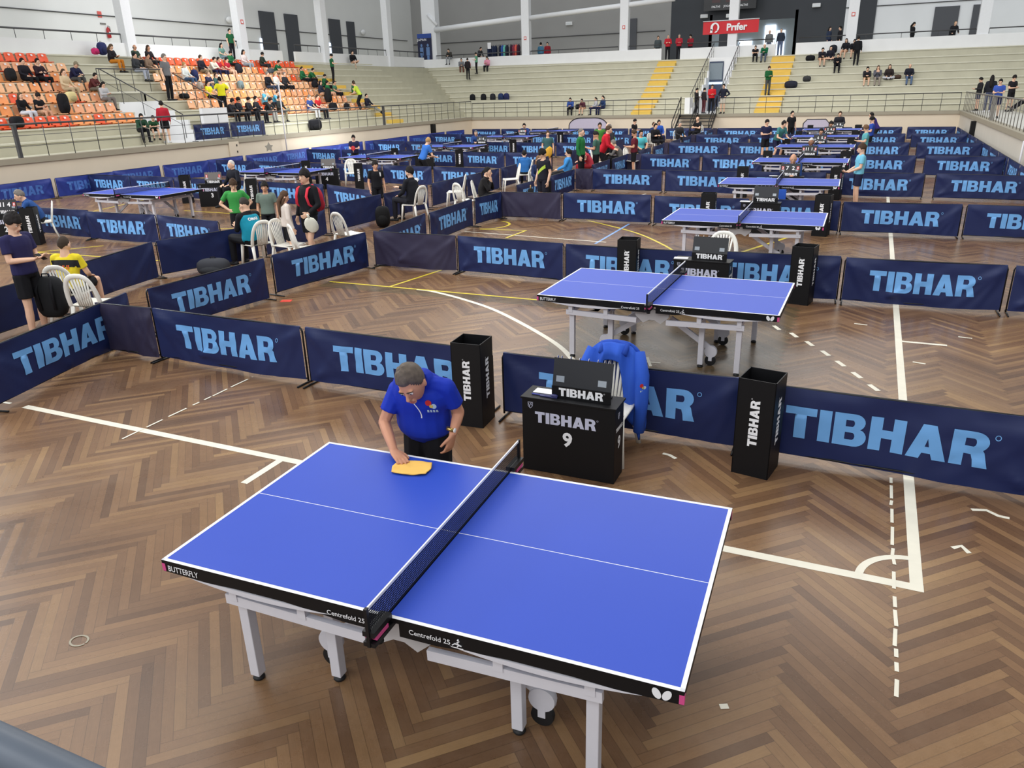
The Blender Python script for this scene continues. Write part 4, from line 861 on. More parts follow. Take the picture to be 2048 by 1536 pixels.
def limb(b, p, q, r0, r1, t1=1., seg=9, bulge=0., t0=0.):
    a, c = lerp(p, q, t0), lerp(p, q, t1); b.tube([a, lerp(a, c, .35), lerp(a, c, .7), c], [r0, lerp(r0, r1, .35)+bulge, lerp(r0, r1, .7)+bulge*.5, r1], seg)
def body_mesh(j, det, fat=1., k=1.08):
    b = MB(); torso(b, j, -.004, -.08, 1, fat); add_head(b, j, det, k)
    for s, c in ((1, 'l'), (-1, 'r')):
        b.ball(j['sh'+c], .06, 0, 9, 7); limb(b, j['sh'+c], j['el'+c], .052, .041); b.ball(j['el'+c], .041, 0, 8, 6); limb(b, j['el'+c], j['wr'+c], .041, .027, bulge=.004)
        b.tube([lerp(j['chest'], j['neck'], .55), lerp(j['sh'+c], j['neck'], .25), j['sh'+c]], [.06, .055, .055], 8)
        add_hand(b, j['wr'+c], j['hd'+c], j['pn'+c], -s if j['pn'+c].x*s < .5 else s, det, j.get('curl'+c, .45))
        limb(b, j['hp'+c], j['kn'+c], .083, .054); b.ball(j['kn'+c], .054, 0, 8, 6); limb(b, j['kn'+c], j['an'+c], .052, .036, bulge=.008)
        f = j['ft'+c].normalized(); b.tube([j['an'+c], j['an'+c]+V(0, 0, -.05), j['an'+c]+V(0, 0, -.055)+f*.14], [.036, .034, .028], 8)
    return solid(b, (.02, .0095, .0062)[det], 2 if det < 2 else 3)
def top_mesh(j, sleeve, det, fat=1., g=.018, hem=-.1, collar=0):
    b = MB(); torso(b, j, g, hem, .94, fat)
    for s, c in ((1, 'l'), (-1, 'r')):
        b.tube([lerp(j['chest'], j['neck'], .5), lerp(j['sh'+c], j['neck'], .3), j['sh'+c]], [.066, .064, .066], 8); b.ball(j['sh'+c], .066, 0, 9, 7)
        if sleeve == 'long': limb(b, j['sh'+c], j['el'+c], .066, .054); b.ball(j['el'+c], .054, 0, 8, 6); limb(b, j['el'+c], j['wr'+c], .054, .04, .96)
        elif sleeve == 'short': limb(b, j['sh'+c], j['el'+c], .066, .066, .66)
        elif sleeve == 'vest': pass
    if collar: b.tube([lerp(j['chest'], j['neck'], .75), j['neck'], lerp(j['neck'], j['head'], collar)], [.09, .084, .076], 14)
    return solid(b, (.021, .012, .009)[det], 2, 'shirt')
def bottom_mesh(j, ln, det, fat=1.):
    b = MB(); b.tube([lerp(j['pel'], j['mid'], .45), j['pel'], lerp(j['pel'], (j['hpl']+j['hpr'])/2, 1.6)+(j['pel']-j['mid'])*.12], [.165*(1+(fat-1)*.4), .18, .15], 14, side=(j['hpl']-j['hpr']), ry=[.118*fat, .13, .11])
    for c in 'lr':
        if ln == 'long': limb(b, j['hp'+c], j['kn'+c], .097*(1+(fat-1)*.8), .072*fat); b.ball(j['kn'+c], .072, 0, 8, 6); limb(b, j['kn'+c], j['an'+c], .07, .058, .97)
        else: limb(b, j['hp'+c], j['kn'+c], .1, .098, .74)
    return solid(b, (.021, .012, .009)[det], 2, 'trousers')
def shoe_mesh(j, c):
    f = j['ft'+c].normalized(); a = j['an'+c]; sd = f.cross(V(0, 0, 1)); sd = sd.normalized() if sd.length > .1 else V(1, 0, 0)
    u = sd.cross(f); b = MB(); p = a-u*.048
    b.tube([p-f*.075, p-f*.05+u*.004, p+f*.05, p+f*.14-u*.008, p+f*.185-u*.014], [.028, .04, .043, .045, .024], 10, side=sd, ry=[.028, .042, .036, .028, .016]); b.tube([a-u*.02, a+u*.02], [.045, .043], 9)
    return b.mesh('shoe', M_WHITE, True)
PM = {}
def cached(key, fn):
    if key not in PM: PM[key] = fn()
    return PM[key]
def put(name, me, parent, m):
    o = link(name, me, parent); o.material_slots[0].link = 'OBJECT'; o.material_slots[0].material = m; return o
SKIN = {'l': (232, 188, 160), 'm': (210, 160, 130), 'd': (158, 112, 86)}
def face(j, root, det, brow, k=1.08):
    R = head_frame(j); c = j['head']
    def T(x, y, z): return c+R @ (V(x, y, z)*k)
    for s in (-1, 1):
        e = MB().ball(T(s*.031, -.083, .013), (.0125*k, .009*k, .0075*k), 0, 10, 7, R=R).build('eye', cmat((236, 232, 226), .3), root, True); MB().ball(T(s*.031, -.0905, .0125), (.0055*k, .0035*k, .0055*k), 0, 8, 6, R=R).build('iris', cmat((48, 34, 26), .3), e, True)
        MB().tube([T(s*.012, -.094, .03), T(s*.03, -.096, .036), T(s*.05, -.083, .03)], [.003*k, .0045*k, .002*k], 6).build('eyebrow', cmat(brow, .9), root, True)
    MB().tube([T(-.022, -.089, -.06), T(-.008, -.099, -.0585), T(.008, -.099, -.0585), T(.022, -.089, -.06)], [.002, .0055, .0055, .002], 6).build('mouth', cmat((168, 92, 84), .5), root, True)
def person(label, pose, loc, rz, s, top, bot, hair, skin='l', shoes=(40, 40, 44), det=0, fat=1., ov=None, group=None, cat='person'):
    """top = (colour, sleeve[, kind]); bot = (colour, length); hair = (style, colour)"""
    j = base_pose(pose)
    if ov: j.update({k: (V(*v) if isinstance(v, (tuple, list)) else v) for k, v in ov.items()})
    key = (pose, det, fat) if not ov else (label,)
    t = thing('person', label, cat, loc, rz, group, (s, s, s))
    put('body', cached(key+('b',), lambda: body_mesh(j, det, fat)), t, cmat(SKIN.get(skin, skin), .55))
    kind = top[2] if len(top) > 2 else ('jacket' if top[1] == 'long' else 'shirt')
    tp = put(kind, cached(key+('t', top[1], kind), lambda: top_mesh(j, top[1], det, fat, .018 if kind == 'shirt' else .026, -.1 if kind != 'polo_shirt' else -.1, {'jacket': .24, 'hooded_top': .26, 'polo_shirt': .42}.get(kind, 0))), t, cmat(top[0]))
    bt = put('trousers' if bot[1] == 'long' else 'shorts', cached(key+('p', bot[1]), lambda: bottom_mesh(j, bot[1], det, fat)), t, cmat(bot[0]))
    if hair[0] != 'none': put('hair' if hair[0] != 'cap' else 'cap', cached(key+('h', hair[0]), lambda: hair_mesh(j, hair[0], det, 1.08)), t, cmat(hair[1], .75))
    for c in 'lr': put('shoe', cached(key+('s', c), lambda: shoe_mesh(j, c)), t, cmat(shoes, .6))
    if not det:
        for q in (-1, 1): put('eye', cached(key+('e', q), lambda: MB().ball(j['head']+head_frame(j) @ V(q*.034, -.093, .014), (.016, .012, .011), 0, 8, 6, R=head_frame(j)).mesh('eye', M_WHITE, True)), t, cmat((58, 40, 34), .5))
    if det: face(j, t, det, tuple(int(v*.7) for v in hair[1]) if hair[0] != 'none' else (90, 70, 60))
    return t, j, tp, bt
def decal(parent, me, at, rot, axis=(0, 0, 1), off=.004, name='print', mats=None, dist=.3):
    """print laid on the cloth: a flat mesh pressed onto its garment"""
    o = link(name, me, parent, at, rot); sw = o.modifiers.new('press', 'SHRINKWRAP'); sw.target = parent; sw.wrap_method = 'PROJECT'; sw.use_project_z = True; sw.use_negative_direction = True; sw.use_positive_direction = True; sw.offset = off; sw.project_limit = dist
    return o
def quad_grid(w, h, m, n=10): return MB().grid(n, n, lambda u, v: V((u-.5)*w, (v-.5)*h, 0)).mesh('print', m)
# ------------------------------------------------------------------ the man wiping the nearest table
MX, MY = -.8, 1.1
def mw(x, y, z): return (x-MX, y-MY, z)
man, mj, mtop, mbot = person('grey-haired man in a royal blue polo shirt bending over the nearest table, wiping it', 'stand_man', (MX, MY, 0), 0, 1.0, ((26, 54, 176), 'short', 'polo_shirt'), ((20, 20, 26), 'long'), ('short', (104, 92, 80)), (204, 146, 116), det=2, fat=1.22,
    ov=dict(pel=mw(-.825, 1.07, .83), mid=mw(-.815, 1.04, 1.0), chest=mw(-.785, .99, 1.12), neck=mw(-.745, .95, 1.225), head=mw(-.745, .815, 1.245), fd=(.12, -.82, -.56),
    shr=mw(-.955, .955, 1.125), shl=mw(-.595, 1.0, 1.17), elr=mw(-1.03, .87, .905), wrr=mw(-.835, .675, .803), hdr=(.8, -.56, -.1), pnr=(0, -.1, -1), curlr=.12,
    ell=mw(-.565, 1.10, .955), wrl=mw(-.56, .985, .83), hdl=(-.22, -.2, -1), pnl=(-.9, .2, .1), curll=.55,
    hpl=mw(-.75, 1.09, .82), hpr=mw(-.89, 1.09, .82), knl=mw(-.72, 1.06, .46), knr=mw(-.92, 1.06, .46), anl=mw(-.68, 1.12, .085), anr=mw(-.93, 1.12, .085)))
wt = MB().tube([V(*mw(-.575, .985, .825))+V(.002, .006, .045)+V(-.004, -.009, -.02)*q for q in (-.5, .5)], [.034, .034], 16).build('wristwatch', mat('gold_watch_metal', (196, 164, 96), .25, metal=.9), man, True)
MB().lathe(mw(-.575+.034, .985+.002, .868), [(.006, -.004), (.016, -.004), (.016, .004), (.006, .006)], 14, axis='X').build('dial', M_WHITE, wt)
# polo details: white placket line, collar, chest emblem, flag on the sleeve
def stick(me, pos, nrm, up=(0, 0, 1), off=.0035, name='print'):
    n = V(*nrm).normalized(); x = V(*up).cross(n).normalized(); u = n.cross(x)
    o = decal(mtop, me, V(*mw(*pos)), Matrix((x, u, n)).transposed().to_euler(), off=off, name=name); return o
pl = [(-.03+.004*q-.0009*q*q, -.075+.0125*q) for q in range(13)]
b_ = MB()
for (x0, y0), (x1, y1) in zip(pl, pl[1:]): b_.add([(x0-.004, y0, 0), (x0+.004, y0, 0), (x1+.004, y1, 0), (x1-.004, y1, 0)], [(0, 1, 2, 3)])
stick(b_.mesh('print', M_WHITE), (-.70, .80, 1.08), (.12, -1, .35), name='placket_line')
em = MB()
for c, r_, m_ in (((-.02, .035), .02, 0), ((.012, .012), .017, 1), ((-.004, .012), .012, 2)): em.add([(c[0]+r_*math.cos(a), c[1]+r_*math.sin(a), 0) for a in [k*PI/8 for k in range(16)]], [tuple(range(16))], m_)
for k in range(4): em.add([(-.034+.018*k, -.03, 0), (-.022+.018*k, -.03, 0), (-.022+.018*k, -.014, 0), (-.034+.018*k, -.014, 0)], [(0, 1, 2, 3)], 1)
EMBL = em.mesh('emblem', [mat('emblem_red', (206, 44, 40), .7), mat('emblem_pale', (190, 214, 226), .7), mat('emblem_gold', (226, 196, 70), .7)])
stick(EMBL, (-.635, .83, 1.075), (.3, -1, .35), name='emblem')
stick(quad_grid(.03, .028, mat('flag_green_red', (176, 52, 44), .7), 4), (-1.05, .87, 1.0), (-.6, -.75, .0), name='flag_patch')
# cloth under his hand
ck = MB().grid(22, 16, lambda u, v: V((u-.5)*.26*(1-.25*abs(v-.5)), (v-.5)*.15*(1+.25*math.sin(u*3)), .004+.006*noise.noise(V(u*4, v*4, 2))+.012*max(0, abs(u-.5)-.3)))
ck2 = ck.build('wiping_cloth', mat('yellow_microfibre', (240, 190, 96), .9, bump=.3, bscale=80), smooth=True, loc=(-.635, .565, .765)); ck2.rotation_euler.z = .25
so = ck2.modifiers.new('thick', 'SOLIDIFY'); so.thickness = .005; tag(ck2, 'folded yellow cloth under the hand of the man wiping the nearest table', 'cloth')

man_hair = mat('greying_brown_hair', (92, 80, 70), .7, var=.55, scale=38, bump=.6, bscale=90)
for o in man.children:
    if o.name.startswith('hair'): o.material_slots[0].material = man_hair
mtop.material_slots[0].material = mat('royal_blue_pique', (25, 52, 172), .75, var=.1, scale=8, bump=.55, bscale=16, spec=.25)
# ------------------------------------------------------------------ people on the playing floor
BK, DK, NV = (22, 22, 27), (46, 46, 50), (32, 34, 66)
HB, HBR, HG, HW, HBL = (30, 26, 25), (72, 54, 40), (120, 114, 108), (206, 202, 196), (176, 140, 92)
def strap(parent, a, b, r, m, n=5): pass
p1 = person('youth in a dark navy shirt and black shorts reading his phone at the left edge', 'stand_phone', (-8.3, 3.35, 0), 1.75, .97, ((42, 40, 82), 'short'), (BK, 'short'), ('fringe', (38, 34, 34)), det=1)
stick2 = lambda par, me, pos, nrm, off=.004, name='print', up=(0, 0, 1): (lambda n: decal(par, me, V(*pos), Matrix(((V(*up).cross(n)).normalized(), n.cross(V(*up).cross(n).normalized()), n)).transposed().to_euler(), off=off, name=name))(V(*nrm).normalized())
MB().box((.0, -.33, 1.18), (.07, .145, .01), R=Matrix.Rotation(.5, 3, 'X')).build('phone', mat('black_phone_glass', (20, 22, 26), .15), p1[0])
p2_ = person('boy with cropped hair in a yellow and black shirt sitting with his back turned', 'sit_rest', (-8.62, 4.2, .43), 3.5, .93, ((232, 210, 48), 'short'), (BK, 'short'), ('buzz', (66, 54, 44)), det=1)
yk = mat('black_yoke_panel', BK, .8)
stick2(p2_[2], quad_grid(.44, .11, yk, 12), (0, .3, .53), (0, 1, .3), name='yoke')
stick2(p2_[2], text_mesh('CHUI', .06, mat('orange_print', (214, 96, 40), .6), .05), (0, .3, .42), (0, 1, 0), off=.008, name='lettering')
person('grey-haired umpire in a blue jacket sitting behind the flip board at the left edge', 'sit_lean', (-15.72, 8.8, .43), -.65, .98, ((40, 78, 140), 'long'), (DK, 'long'), ('short', HG), 'l', det=1)
person('white-haired umpire in a dark coat sitting beside the scorer table with a 3', 'sit_rest', (-15.45, 14.9, .43), -.2, 1.02, ((26, 28, 38), 'long'), (BK, 'long'), ('buzz', HW), 'l', det=1)
p3_ = person('boy in a green shirt standing with hands on hips beside the coach in teal', 'stand_hips', (-10.15, 9.3, 0), .75, .83, ((62, 152, 74), 'short'), (BK, 'short'), ('fringe', HBR), det=1, ov=dict(fd=(0, -1, -.5)))
p4_ = person('coach with thinning hair in a teal vest over black sleeves, on a white chair', 'sit_phone', (-8.68, 8.05, .43), -1.78, 1.02, (BK, 'long'), (BK, 'long'), ('recede', (52, 44, 40)), det=1, fat=1.1, ov=dict(wrr=(-.1, -.28, .52), elr=(-.24, -.14, .3), hdr=(.2, -.5, .9), pnr=(0, 1, .3)))
vb = MB(); torso(vb, p4_[1], .034, -.1, .93, 1.1); put('vest', solid(vb, .012, 2, 'vest'), p4_[0], cmat((22, 140, 166)))
stick2(p4_[0].children[-1], text_mesh('OMAR', .05, M_WHITE, .04), (0, .35, .5), (0, 1, .1), name='lettering')
person('small boy in a grey-green shirt standing behind the barrier, looking at the camera', 'stand_rest', (-9.55, 9.55, 0), .55, .79, ((112, 128, 118), 'short'), (BK, 'short'), ('fringe', HB), 'm', det=1)
person('girl with very long brown hair and a white top beside the coach in teal', 'stand_rest', (-8.05, 8.35, 0), 2.6, .79, ((226, 214, 204), 'long', 'shirt'), (BK, 'short'), ('long', (84, 62, 46)), det=1, shoes=(230, 228, 226), ov=dict(fd=(0, -1, -.4)))
p5_ = person('youth in a black jacket with red rucksack straps carrying a white bag in the aisle', 'stand_walk', (-7.68, 8.55, 0), -.1, 1.0, (BK, 'long'), (BK, 'short'), ('fringe', HB), det=1, ov=dict(wrl=(.2, -.22, 1.0), ell=(.27, .0, 1.14), hdl=(-.2, -.9, -.4), curll=.9))
bp = MB().ball((0, .23, 1.2), (.17, .11, .24), 0, 14, 10).ball((0, .31, 1.1), (.13, .06, .13), 0, 12, 8); ob = bp.build('rucksack', cmat((176, 40, 58)), smooth=True); ob.location = p5_[0].location; ob.rotation_euler.z = -.1; tag(ob, 'red and black rucksack on the back of the youth with the white bag', 'rucksack')
for s in (-1, 1): MB().tube([(s*.12, .16, 1.38), (s*.125, .05, 1.49), (s*.125, -.09, 1.43), (s*.125, -.145, 1.3), (s*.15, -.12, 1.15), (s*.17, .06, 1.02)], .034, 8, side=(1, 0, 0), ry=.012).build('shoulder_strap', cmat((206, 48, 66)), ob, True)
wb_ = MB().ball((0, 0, 0), (.13, .06, .17), 0, 14, 10, fn=lambda d, p: p*(1+.06*noise.noise(d*3))).tube([(0, 0, .15), (-.02, .0, .24)], .02, 6).build('carrier_bag', cmat((226, 224, 210)), smooth=True, loc=(-7.45, 8.3, .8)); wb_.rotation_euler = (.5, 0, .4); tag(wb_, 'white drawstring bag held by the youth with the red rucksack straps', 'bag')
p6_ = person('boy in a black shirt with white shoulder flash standing beside the bearded coach', 'stand_rest', (-9.75, 13.95, 0), .9, .81, (BK, 'short'), (BK, 'short'), ('fringe', HB), 'm', det=1)
stick2(p6_[2], quad_grid(.05, .12, M_WHITE, 4), (.14, -.2, 1.4), (.3, -1, .4), name='shoulder_flash')
p7_ = person('bearded coach in a black and white jacket, seated, reaching towards the boy in black', 'sit_rest', (-8.5, 13.6, .43), -1.75, 1.04, ((24, 25, 32), 'long'), ((30, 30, 38), 'long'), ('short', HB), 'l', det=1, ov=dict(wrr=(-.12, -.52, .36), elr=(-.26, -.28, .3), hdr=(.1, -1, .2)))
MB().ball(p7_[1]['head']+V(0, -.055, -.085), (.062, .058, .05), 0, 12, 8).build('beard', cmat(HB), p7_[0], True)
stick2(p7_[2], quad_grid(.09, .14, M_WHITE, 5), (-.2, .1, .62), (-.8, .4, .4), name='shoulder_panel')
person('dark-haired woman in a black jacket resting her chin on her hand, seated', 'sit_chin', (-7.12, 14.85, .43), 1.75, .95, ((30, 28, 30), 'long'), (BK, 'long'), ('tail', HB), det=1)
person('dark-haired child in a blue and black jacket sitting with back to the camera', 'sit_rest', (-8.55, 20.85, .43), 3.5, .85, ((44, 104, 170), 'long'), (BK, 'long'), ('short', HB), det=1)
p8_ = person('player in a black shirt with a lime diagonal stripe, bat in his hand', 'stand_rest', (-5.75, 15.55, 0), -.45, .92, ((28, 28, 38), 'short'), ((28, 28, 40), 'short'), ('fringe', HB), det=1, ov=dict(fd=(-.2, -.8, -.6)))
stick2(p8_[2], MB().grid(10, 4, lambda u, v: V((u-.5)*.27+(v-.5)*.0, (v-.5)*.09+(u-.5)*.2, 0)).mesh('print', mat('lime_print', (186, 214, 72), .6)), (.03, -.25, 1.22), (0, -1, .05), name='stripe')
tb = thing('table_tennis_bat', 'black table tennis bat in the right hand of the player with the lime stripe', 'bat', (-6.06, 15.45, .68), .4); MB().ball((0, 0, -.1), (.08, .006, .085), 0, 16, 10).build('blade', M_RUB, tb, True); MB().tube([(0, 0, -.03), (0, 0, .06)], .014, 8).build('handle', mat('pale_wood', (196, 160, 110), .6), tb, True)
person('girl with light brown hair in a black and blue top sitting behind the striped player', 'sit_rest', (-6.98, 18.25, .43), .9, .92, ((34, 48, 86), 'long'), (BK, 'long'), ('long', (122, 92, 66)), det=1)
person('seated person in bright blue sleeves with black trousers half behind the green hooded man', 'sit_stretch', (-6.98, 20.6, .43), -1.3, .95, ((64, 140, 206), 'long'), (BK, 'long'), ('short', HB))
person('man in a green hooded top and black trousers standing in profile', 'stand_rest', (-6.98, 22.0, 0), 1.6, 1.02, ((38, 112, 60), 'long', 'hooded_top'), (BK, 'long'), ('buzz', HG), 'l', det=1)
person('boy in a grey-green shirt facing the man in the green hooded top', 'stand_phone', (-6.85, 23.2, 0), -1.5, .93, ((66, 102, 90), 'short'), (BK, 'short'), ('short', HB), 'm', det=1)
person('boy in a grass green shirt with black sleeves standing beyond the green hooded man', 'stand_rest', (-8.6, 29.0, 0), .3, .95, ((66, 124, 50), 'short'), (BK, 'long'), ('short', HB), 'm')
person('bald man in a lime green and black top in the group by the red jacket', 'stand_hips', (-7.6, 27.0, 0), -.9, 1.0, ((108, 190, 62), 'long'), (BK, 'long'), ('bald', HG), 'l')
person('person in a dark hooded top seen from behind in the group by the red jacket', 'stand_rest', (-7.35, 26.3, 0), 2.8, .98, (DK, 'long', 'hooded_top'), (BK, 'long'), ('short', HG))
pr = person('man with glasses in a red tracksuit jacket and black trousers leaning over the barrier', 'stand_bend', (-6.85, 23.95, 0), 1.75, 1.02, ((204, 34, 52), 'long'), (BK, 'long'), ('short', HBR), 'l', det=1, ov=dict(head=(0, -.2, 1.6), neck=(0, -.16, 1.45), chest=(0, -.1, 1.3), shl=(.185, -.14, 1.4), shr=(-.185, -.14, 1.4), ell=(.25, -.2, 1.12), elr=(-.25, -.2, 1.12), wrl=(.15, -.4, .98), wrr=(-.15, -.4, .98)))
person('person in a pinkish red top sitting just left of the man in the red jacket', 'sit_lean', (-6.95, 22.9, .43), -1.0, .95, ((190, 60, 74), 'long'), ((160, 40, 50), 'long'), ('short', HB))
person('boy in a maroon and black shirt standing in front of the seated group', 'stand_phone', (-5.75, 24.1, 0), -1.3, .93, ((100, 30, 44), 'short'), (BK, 'short'), ('short', HBR), 'm')
person('seated person in grey with bent back left of the teal-shirted man', 'sit_lean', (-6.85, 26.2, .43), -1.2, .95, ((96, 94, 92), 'long'), (BK, 'long'), ('short', HG))
person('bearded man in a bright teal shirt sitting by the barriers', 'sit_rest', (-7.0, 29.6, .43), .6, 1.05, ((86, 186, 196), 'short'), (BK, 'long'), ('short', HB), 'm')
person('man with a shaved head in navy sitting in profile', 'sit_rest', (-8.6, 38.0, .43), 1.2, 1.0, ((36, 52, 92), 'long'), (BK, 'long'), ('recede', HBR), 'l')
person('dark-haired man in a bright blue jacket sitting right of the man in navy', 'sit_rest', (-8.65, 39.3, .43), .6, 1.05, ((40, 84, 176), 'long'), (NV, 'long'), ('short', HB), 'm')
person('dark-haired man in a black jacket sitting left of the metal stairs', 'sit_cross', (-7.85, 35.4, .43), .9, 1.05, (BK, 'long'), (BK, 'long'), ('short', HB), 'l')
person('older man in dark clothes sitting behind the man in the black jacket', 'sit_rest', (-7.25, 38.0, .43), .9, 1.0, (DK, 'long'), (BK, 'long'), ('buzz', HG), 'l')
person('bald umpire in black with folded arms sitting at the foot of the metal stairs', 'sit_cross', (-7.3, 42.9, .43), -.5, 1.08, (BK, 'short'), (BK, 'long'), ('bald', HG), 'l')
person('small boy in black holding his hands together by the far barriers', 'stand_phone', (-9.0, 35.8, 0), 1.3, .88, (BK, 'short'), (BK, 'short'), ('short', HB))
pg = person('girl in a dark green shirt holding a mustard yellow cloth', 'stand_rest', (-9.75, 26.0, 0), .5, .86, ((60, 96, 98), 'short'), (BK, 'short'), ('short', HBR))
yc = MB().ball((0, 0, 0), (.16, .05, .24), 0, 14, 10, fn=lambda d, p: p*(1+.15*noise.noise(d*2.5))).build('towel', cmat((214, 164, 60)), smooth=True, loc=(-9.62, 25.7, .72)); yc.rotation_euler = (0, .5, .6); tag(yc, 'mustard yellow cloth held by the girl in dark green', 'cloth')
pb_ = person('player in a royal blue shirt seen from behind at the second left-hand table', 'stand_bend', (-12.6, 21.2, 0), 2.7, .93, ((54, 112, 196), 'short'), (BK, 'short'), ('short', HBL))
person('boy in a navy shirt holding a red bat behind the second left-hand table', 'stand_phone', (-17.4, 23.9, 0), .5, .86, (NV, 'short'), (BK, 'short'), ('short', HB))
rb_ = thing('table_tennis_bat', 'red table tennis bat held by the boy in navy behind the second left-hand table', 'bat', (-17.25, 23.6, 1.02), .5); MB().ball((0, 0, 0), (.085, .006, .09), 0, 16, 10).build('blade', mat('red_rubber', (206, 40, 44), .6), rb_, True); MB().tube([(0, 0, -.08), (0, 0, -.16)], .014, 8).build('handle', mat('pale_wood', (196, 160, 110), .6), rb_, True)
person('grey-haired umpire in blue behind the left-hand flip board reading 11 4, farther court', 'sit_lean', (-16.0, 32.3, .43), .3, 1.05, ((40, 70, 130), 'long'), (BK, 'long'), ('buzz', HG), 'l')
person('dark-haired umpire in blue behind the white flip board at the far left-hand court', 'sit_lean', (-16.3, 39.0, .43), .3, 1.08, ((38, 62, 124), 'long'), (BK, 'long'), ('short', HB), 'l')
for n_, (y, hr, tc, lb, sk) in enumerate(((19.75, ('bald', HG), (34, 66, 122), 'bald moustached umpire in blue behind the board reading 2 7 2 0', 'm'), (26.45, ('buzz', HW), (42, 74, 136), 'white-haired umpire in blue behind the board reading 11 1', 'd'), (32.4, ('short', HB), (46, 76, 140), 'dark-haired umpire in blue behind the board reading 6 5', 'm'), (38.8, ('fringe', HB), (40, 42, 52), 'umpire with black hair in dark clothes behind the board reading 2 6', 'm'), (43.5, ('short', HBR), (36, 36, 44), 'umpire in black sitting upright behind the farthest right-hand table', 'l'))):
    person(lb, 'sit_lean' if n_ < 4 else 'sit_rest', ((-.08, -.1, -.14, -.08, .12)[n_], y, .43 if n_ < 4 else .62), .1, 1.03, (tc, 'long'), (BK, 'long'), hr, sk, det=1 if n_ < 2 else 0)
CH2 = [(19.8, 'moustached umpire at table twelve'), (26.5, 'white-haired umpire at table thirteen'), (32.45, 'umpire at table fourteen'), (38.85, 'umpire at table fifteen')]
for (y, lb), x in zip(CH2, (-.08, -.1, -.14, -.08)): dup(CHAIR0, (x, y+.05, 0), .1, 'white plastic chair under the '+lb, 'white plastic chairs')
pc = person('boy in a pale cyan shirt and navy shorts in profile on the right', 'stand_phone', (1.62, 18.5, 0), -1.35, .88, ((120, 196, 222), 'short'), ((30, 34, 64), 'short'), ('fringe', HBR), det=1, ov=dict(fd=(0, -1, -.1), wrl=(.1, -.3, 1.0), wrr=(-.1, -.32, .98), ell=(.23, -.02, 1.14), elr=(-.23, -.02, 1.14)))
cb_ = thing('table_tennis_bat', 'table tennis bat held by the boy in the pale cyan shirt', 'bat', (1.22, 18.38, .85), 1.3); MB().ball((0, 0, -.06), (.075, .006, .08), 0, 16, 10).build('blade', mat('dull_red_rubber', (150, 84, 104), .6), cb_, True); MB().tube([(0, 0, 0), (0, 0, .09)], .014, 8).build('handle', M_RUB, cb_, True)
person('boy in a teal and black shirt playing with a pink bat on the right', 'stand_phone', (1.6, 27.8, 0), -1.4, .88, ((98, 172, 180), 'short'), (BK, 'short'), ('fringe', (112, 84, 62)))
person('boy in a blue shirt behind the boy in teal on the right', 'stand_phone', (1.75, 33.3, 0), -1.5, .92, ((46, 76, 168), 'short'), (BK, 'short'), ('fringe', HB))
person('boy in purple and black leaning forward at the farthest right-hand table', 'stand_bend', (1.95, 39.2, 0), -1.5, .95, ((58, 46, 120), 'short'), (BK, 'long'), ('short', HB))
person('player in a green and navy patterned shirt reaching over the table on the right', 'stand_bend', (-1.7, 31.2, 0), .9, .95, ((70, 130, 130), 'short'), (NV, 'short'), ('fringe', HB))
person('player in a navy shirt left of the one in the green patterned shirt', 'stand_phone', (-2.15, 31.0, 0), .6, .94, (NV, 'short'), (BK, 'short'), ('short', HB))
person('player in black stretching out an arm at the farthest right-hand table', 'stand_rest', (-1.95, 39.5, 0), .7, .96, (BK, 'short'), (BK, 'long'), ('short', HB))
# ------------------------------------------------------------------ seats and spectators of the left stand
def make_seat(name, m):
    b = MB()
    def pan(u, v):
        x = (u-.5)*.42; t = v
        if t < .5: y = -.16+.34*t/.5; z = .035+.02*(2*u-1)**2+.015*(1-t*2)**2*0
        else: q = (t-.5)/.5; y = .18+.1*q; z = .035+.36*q-.02*(2*u-1)**2*q
        w = 1-.18*max(0, t-.75)*4*.5; return V(x*w, y-(.03*(2*u-1)**2 if t > .5 else 0), z)
    b.grid(8, 12, pan); b.grid(8, 12, lambda u, v: pan(u, v)+V(0, .018, -.022)); b.tube([(-.21, -.16, .03), (.21, -.16, .03)], .016, 6); b.box((0, .02, .0), (.3, .24, .05))
    b.add([(-.045, .195, .27), (.045, .195, .27), (.045, .214, .34), (-.045, .214, .34)], [(0, 1, 2, 3)], 1)
    return b.mesh(name, (m, M_WHITE), True)
SEATM = {c: make_seat('stadium_seat', mat('%s_seat_plastic' % c, k, .4, var=.08)) for c, k in (('orange', (238, 92, 44)), ('peach', (238, 172, 128)), ('pale', (240, 186, 140)), ('amber', (242, 160, 96)))}
ORD = OR+['eighteenth', 'nineteenth']+['twentieth']+['twenty-'+w for w in ('first', 'second', 'third', 'fourth', 'fifth', 'sixth', 'seventh')]
def seat_row(i, y0, y1, block, k):
    n = int((y1-y0)/.5); y = y0
    for q in range(n+1):
        r = random.random(); c = 'orange' if i == 8 else (('orange' if r < .06 else 'amber' if r < .25 else 'pale' if r < .6 else 'peach') if not (block == 'left' and i in (2,)) else ('orange' if r < .55 else 'amber'))
        o = link('stadium_seat', SEATM[c], None, (XL-DI(i)-.27, y0+q*.5, ZL[i]+.025), (0, 0, PI/2))
        tag(o, '%s plastic seat, %s from the left in %s row of the %s block' % (c, ORD[q], ('the highest', 'the second highest', 'the third highest', 'the middle', 'the third lowest', 'the second lowest', 'the lowest')[8-i], block), 'seat', 'plastic seats of the %s block' % block)
for k, (i, y0, y1) in enumerate(((8, 16.8, 21.5), (7, 16.5, 21.6), (6, 16.0, 21.5), (5, 15.4, 21.5), (4, 14.9, 21.3), (3, 14.4, 21.3), (2, 14.1, 21.2))): seat_row(i, y0, y1, 'left', k)
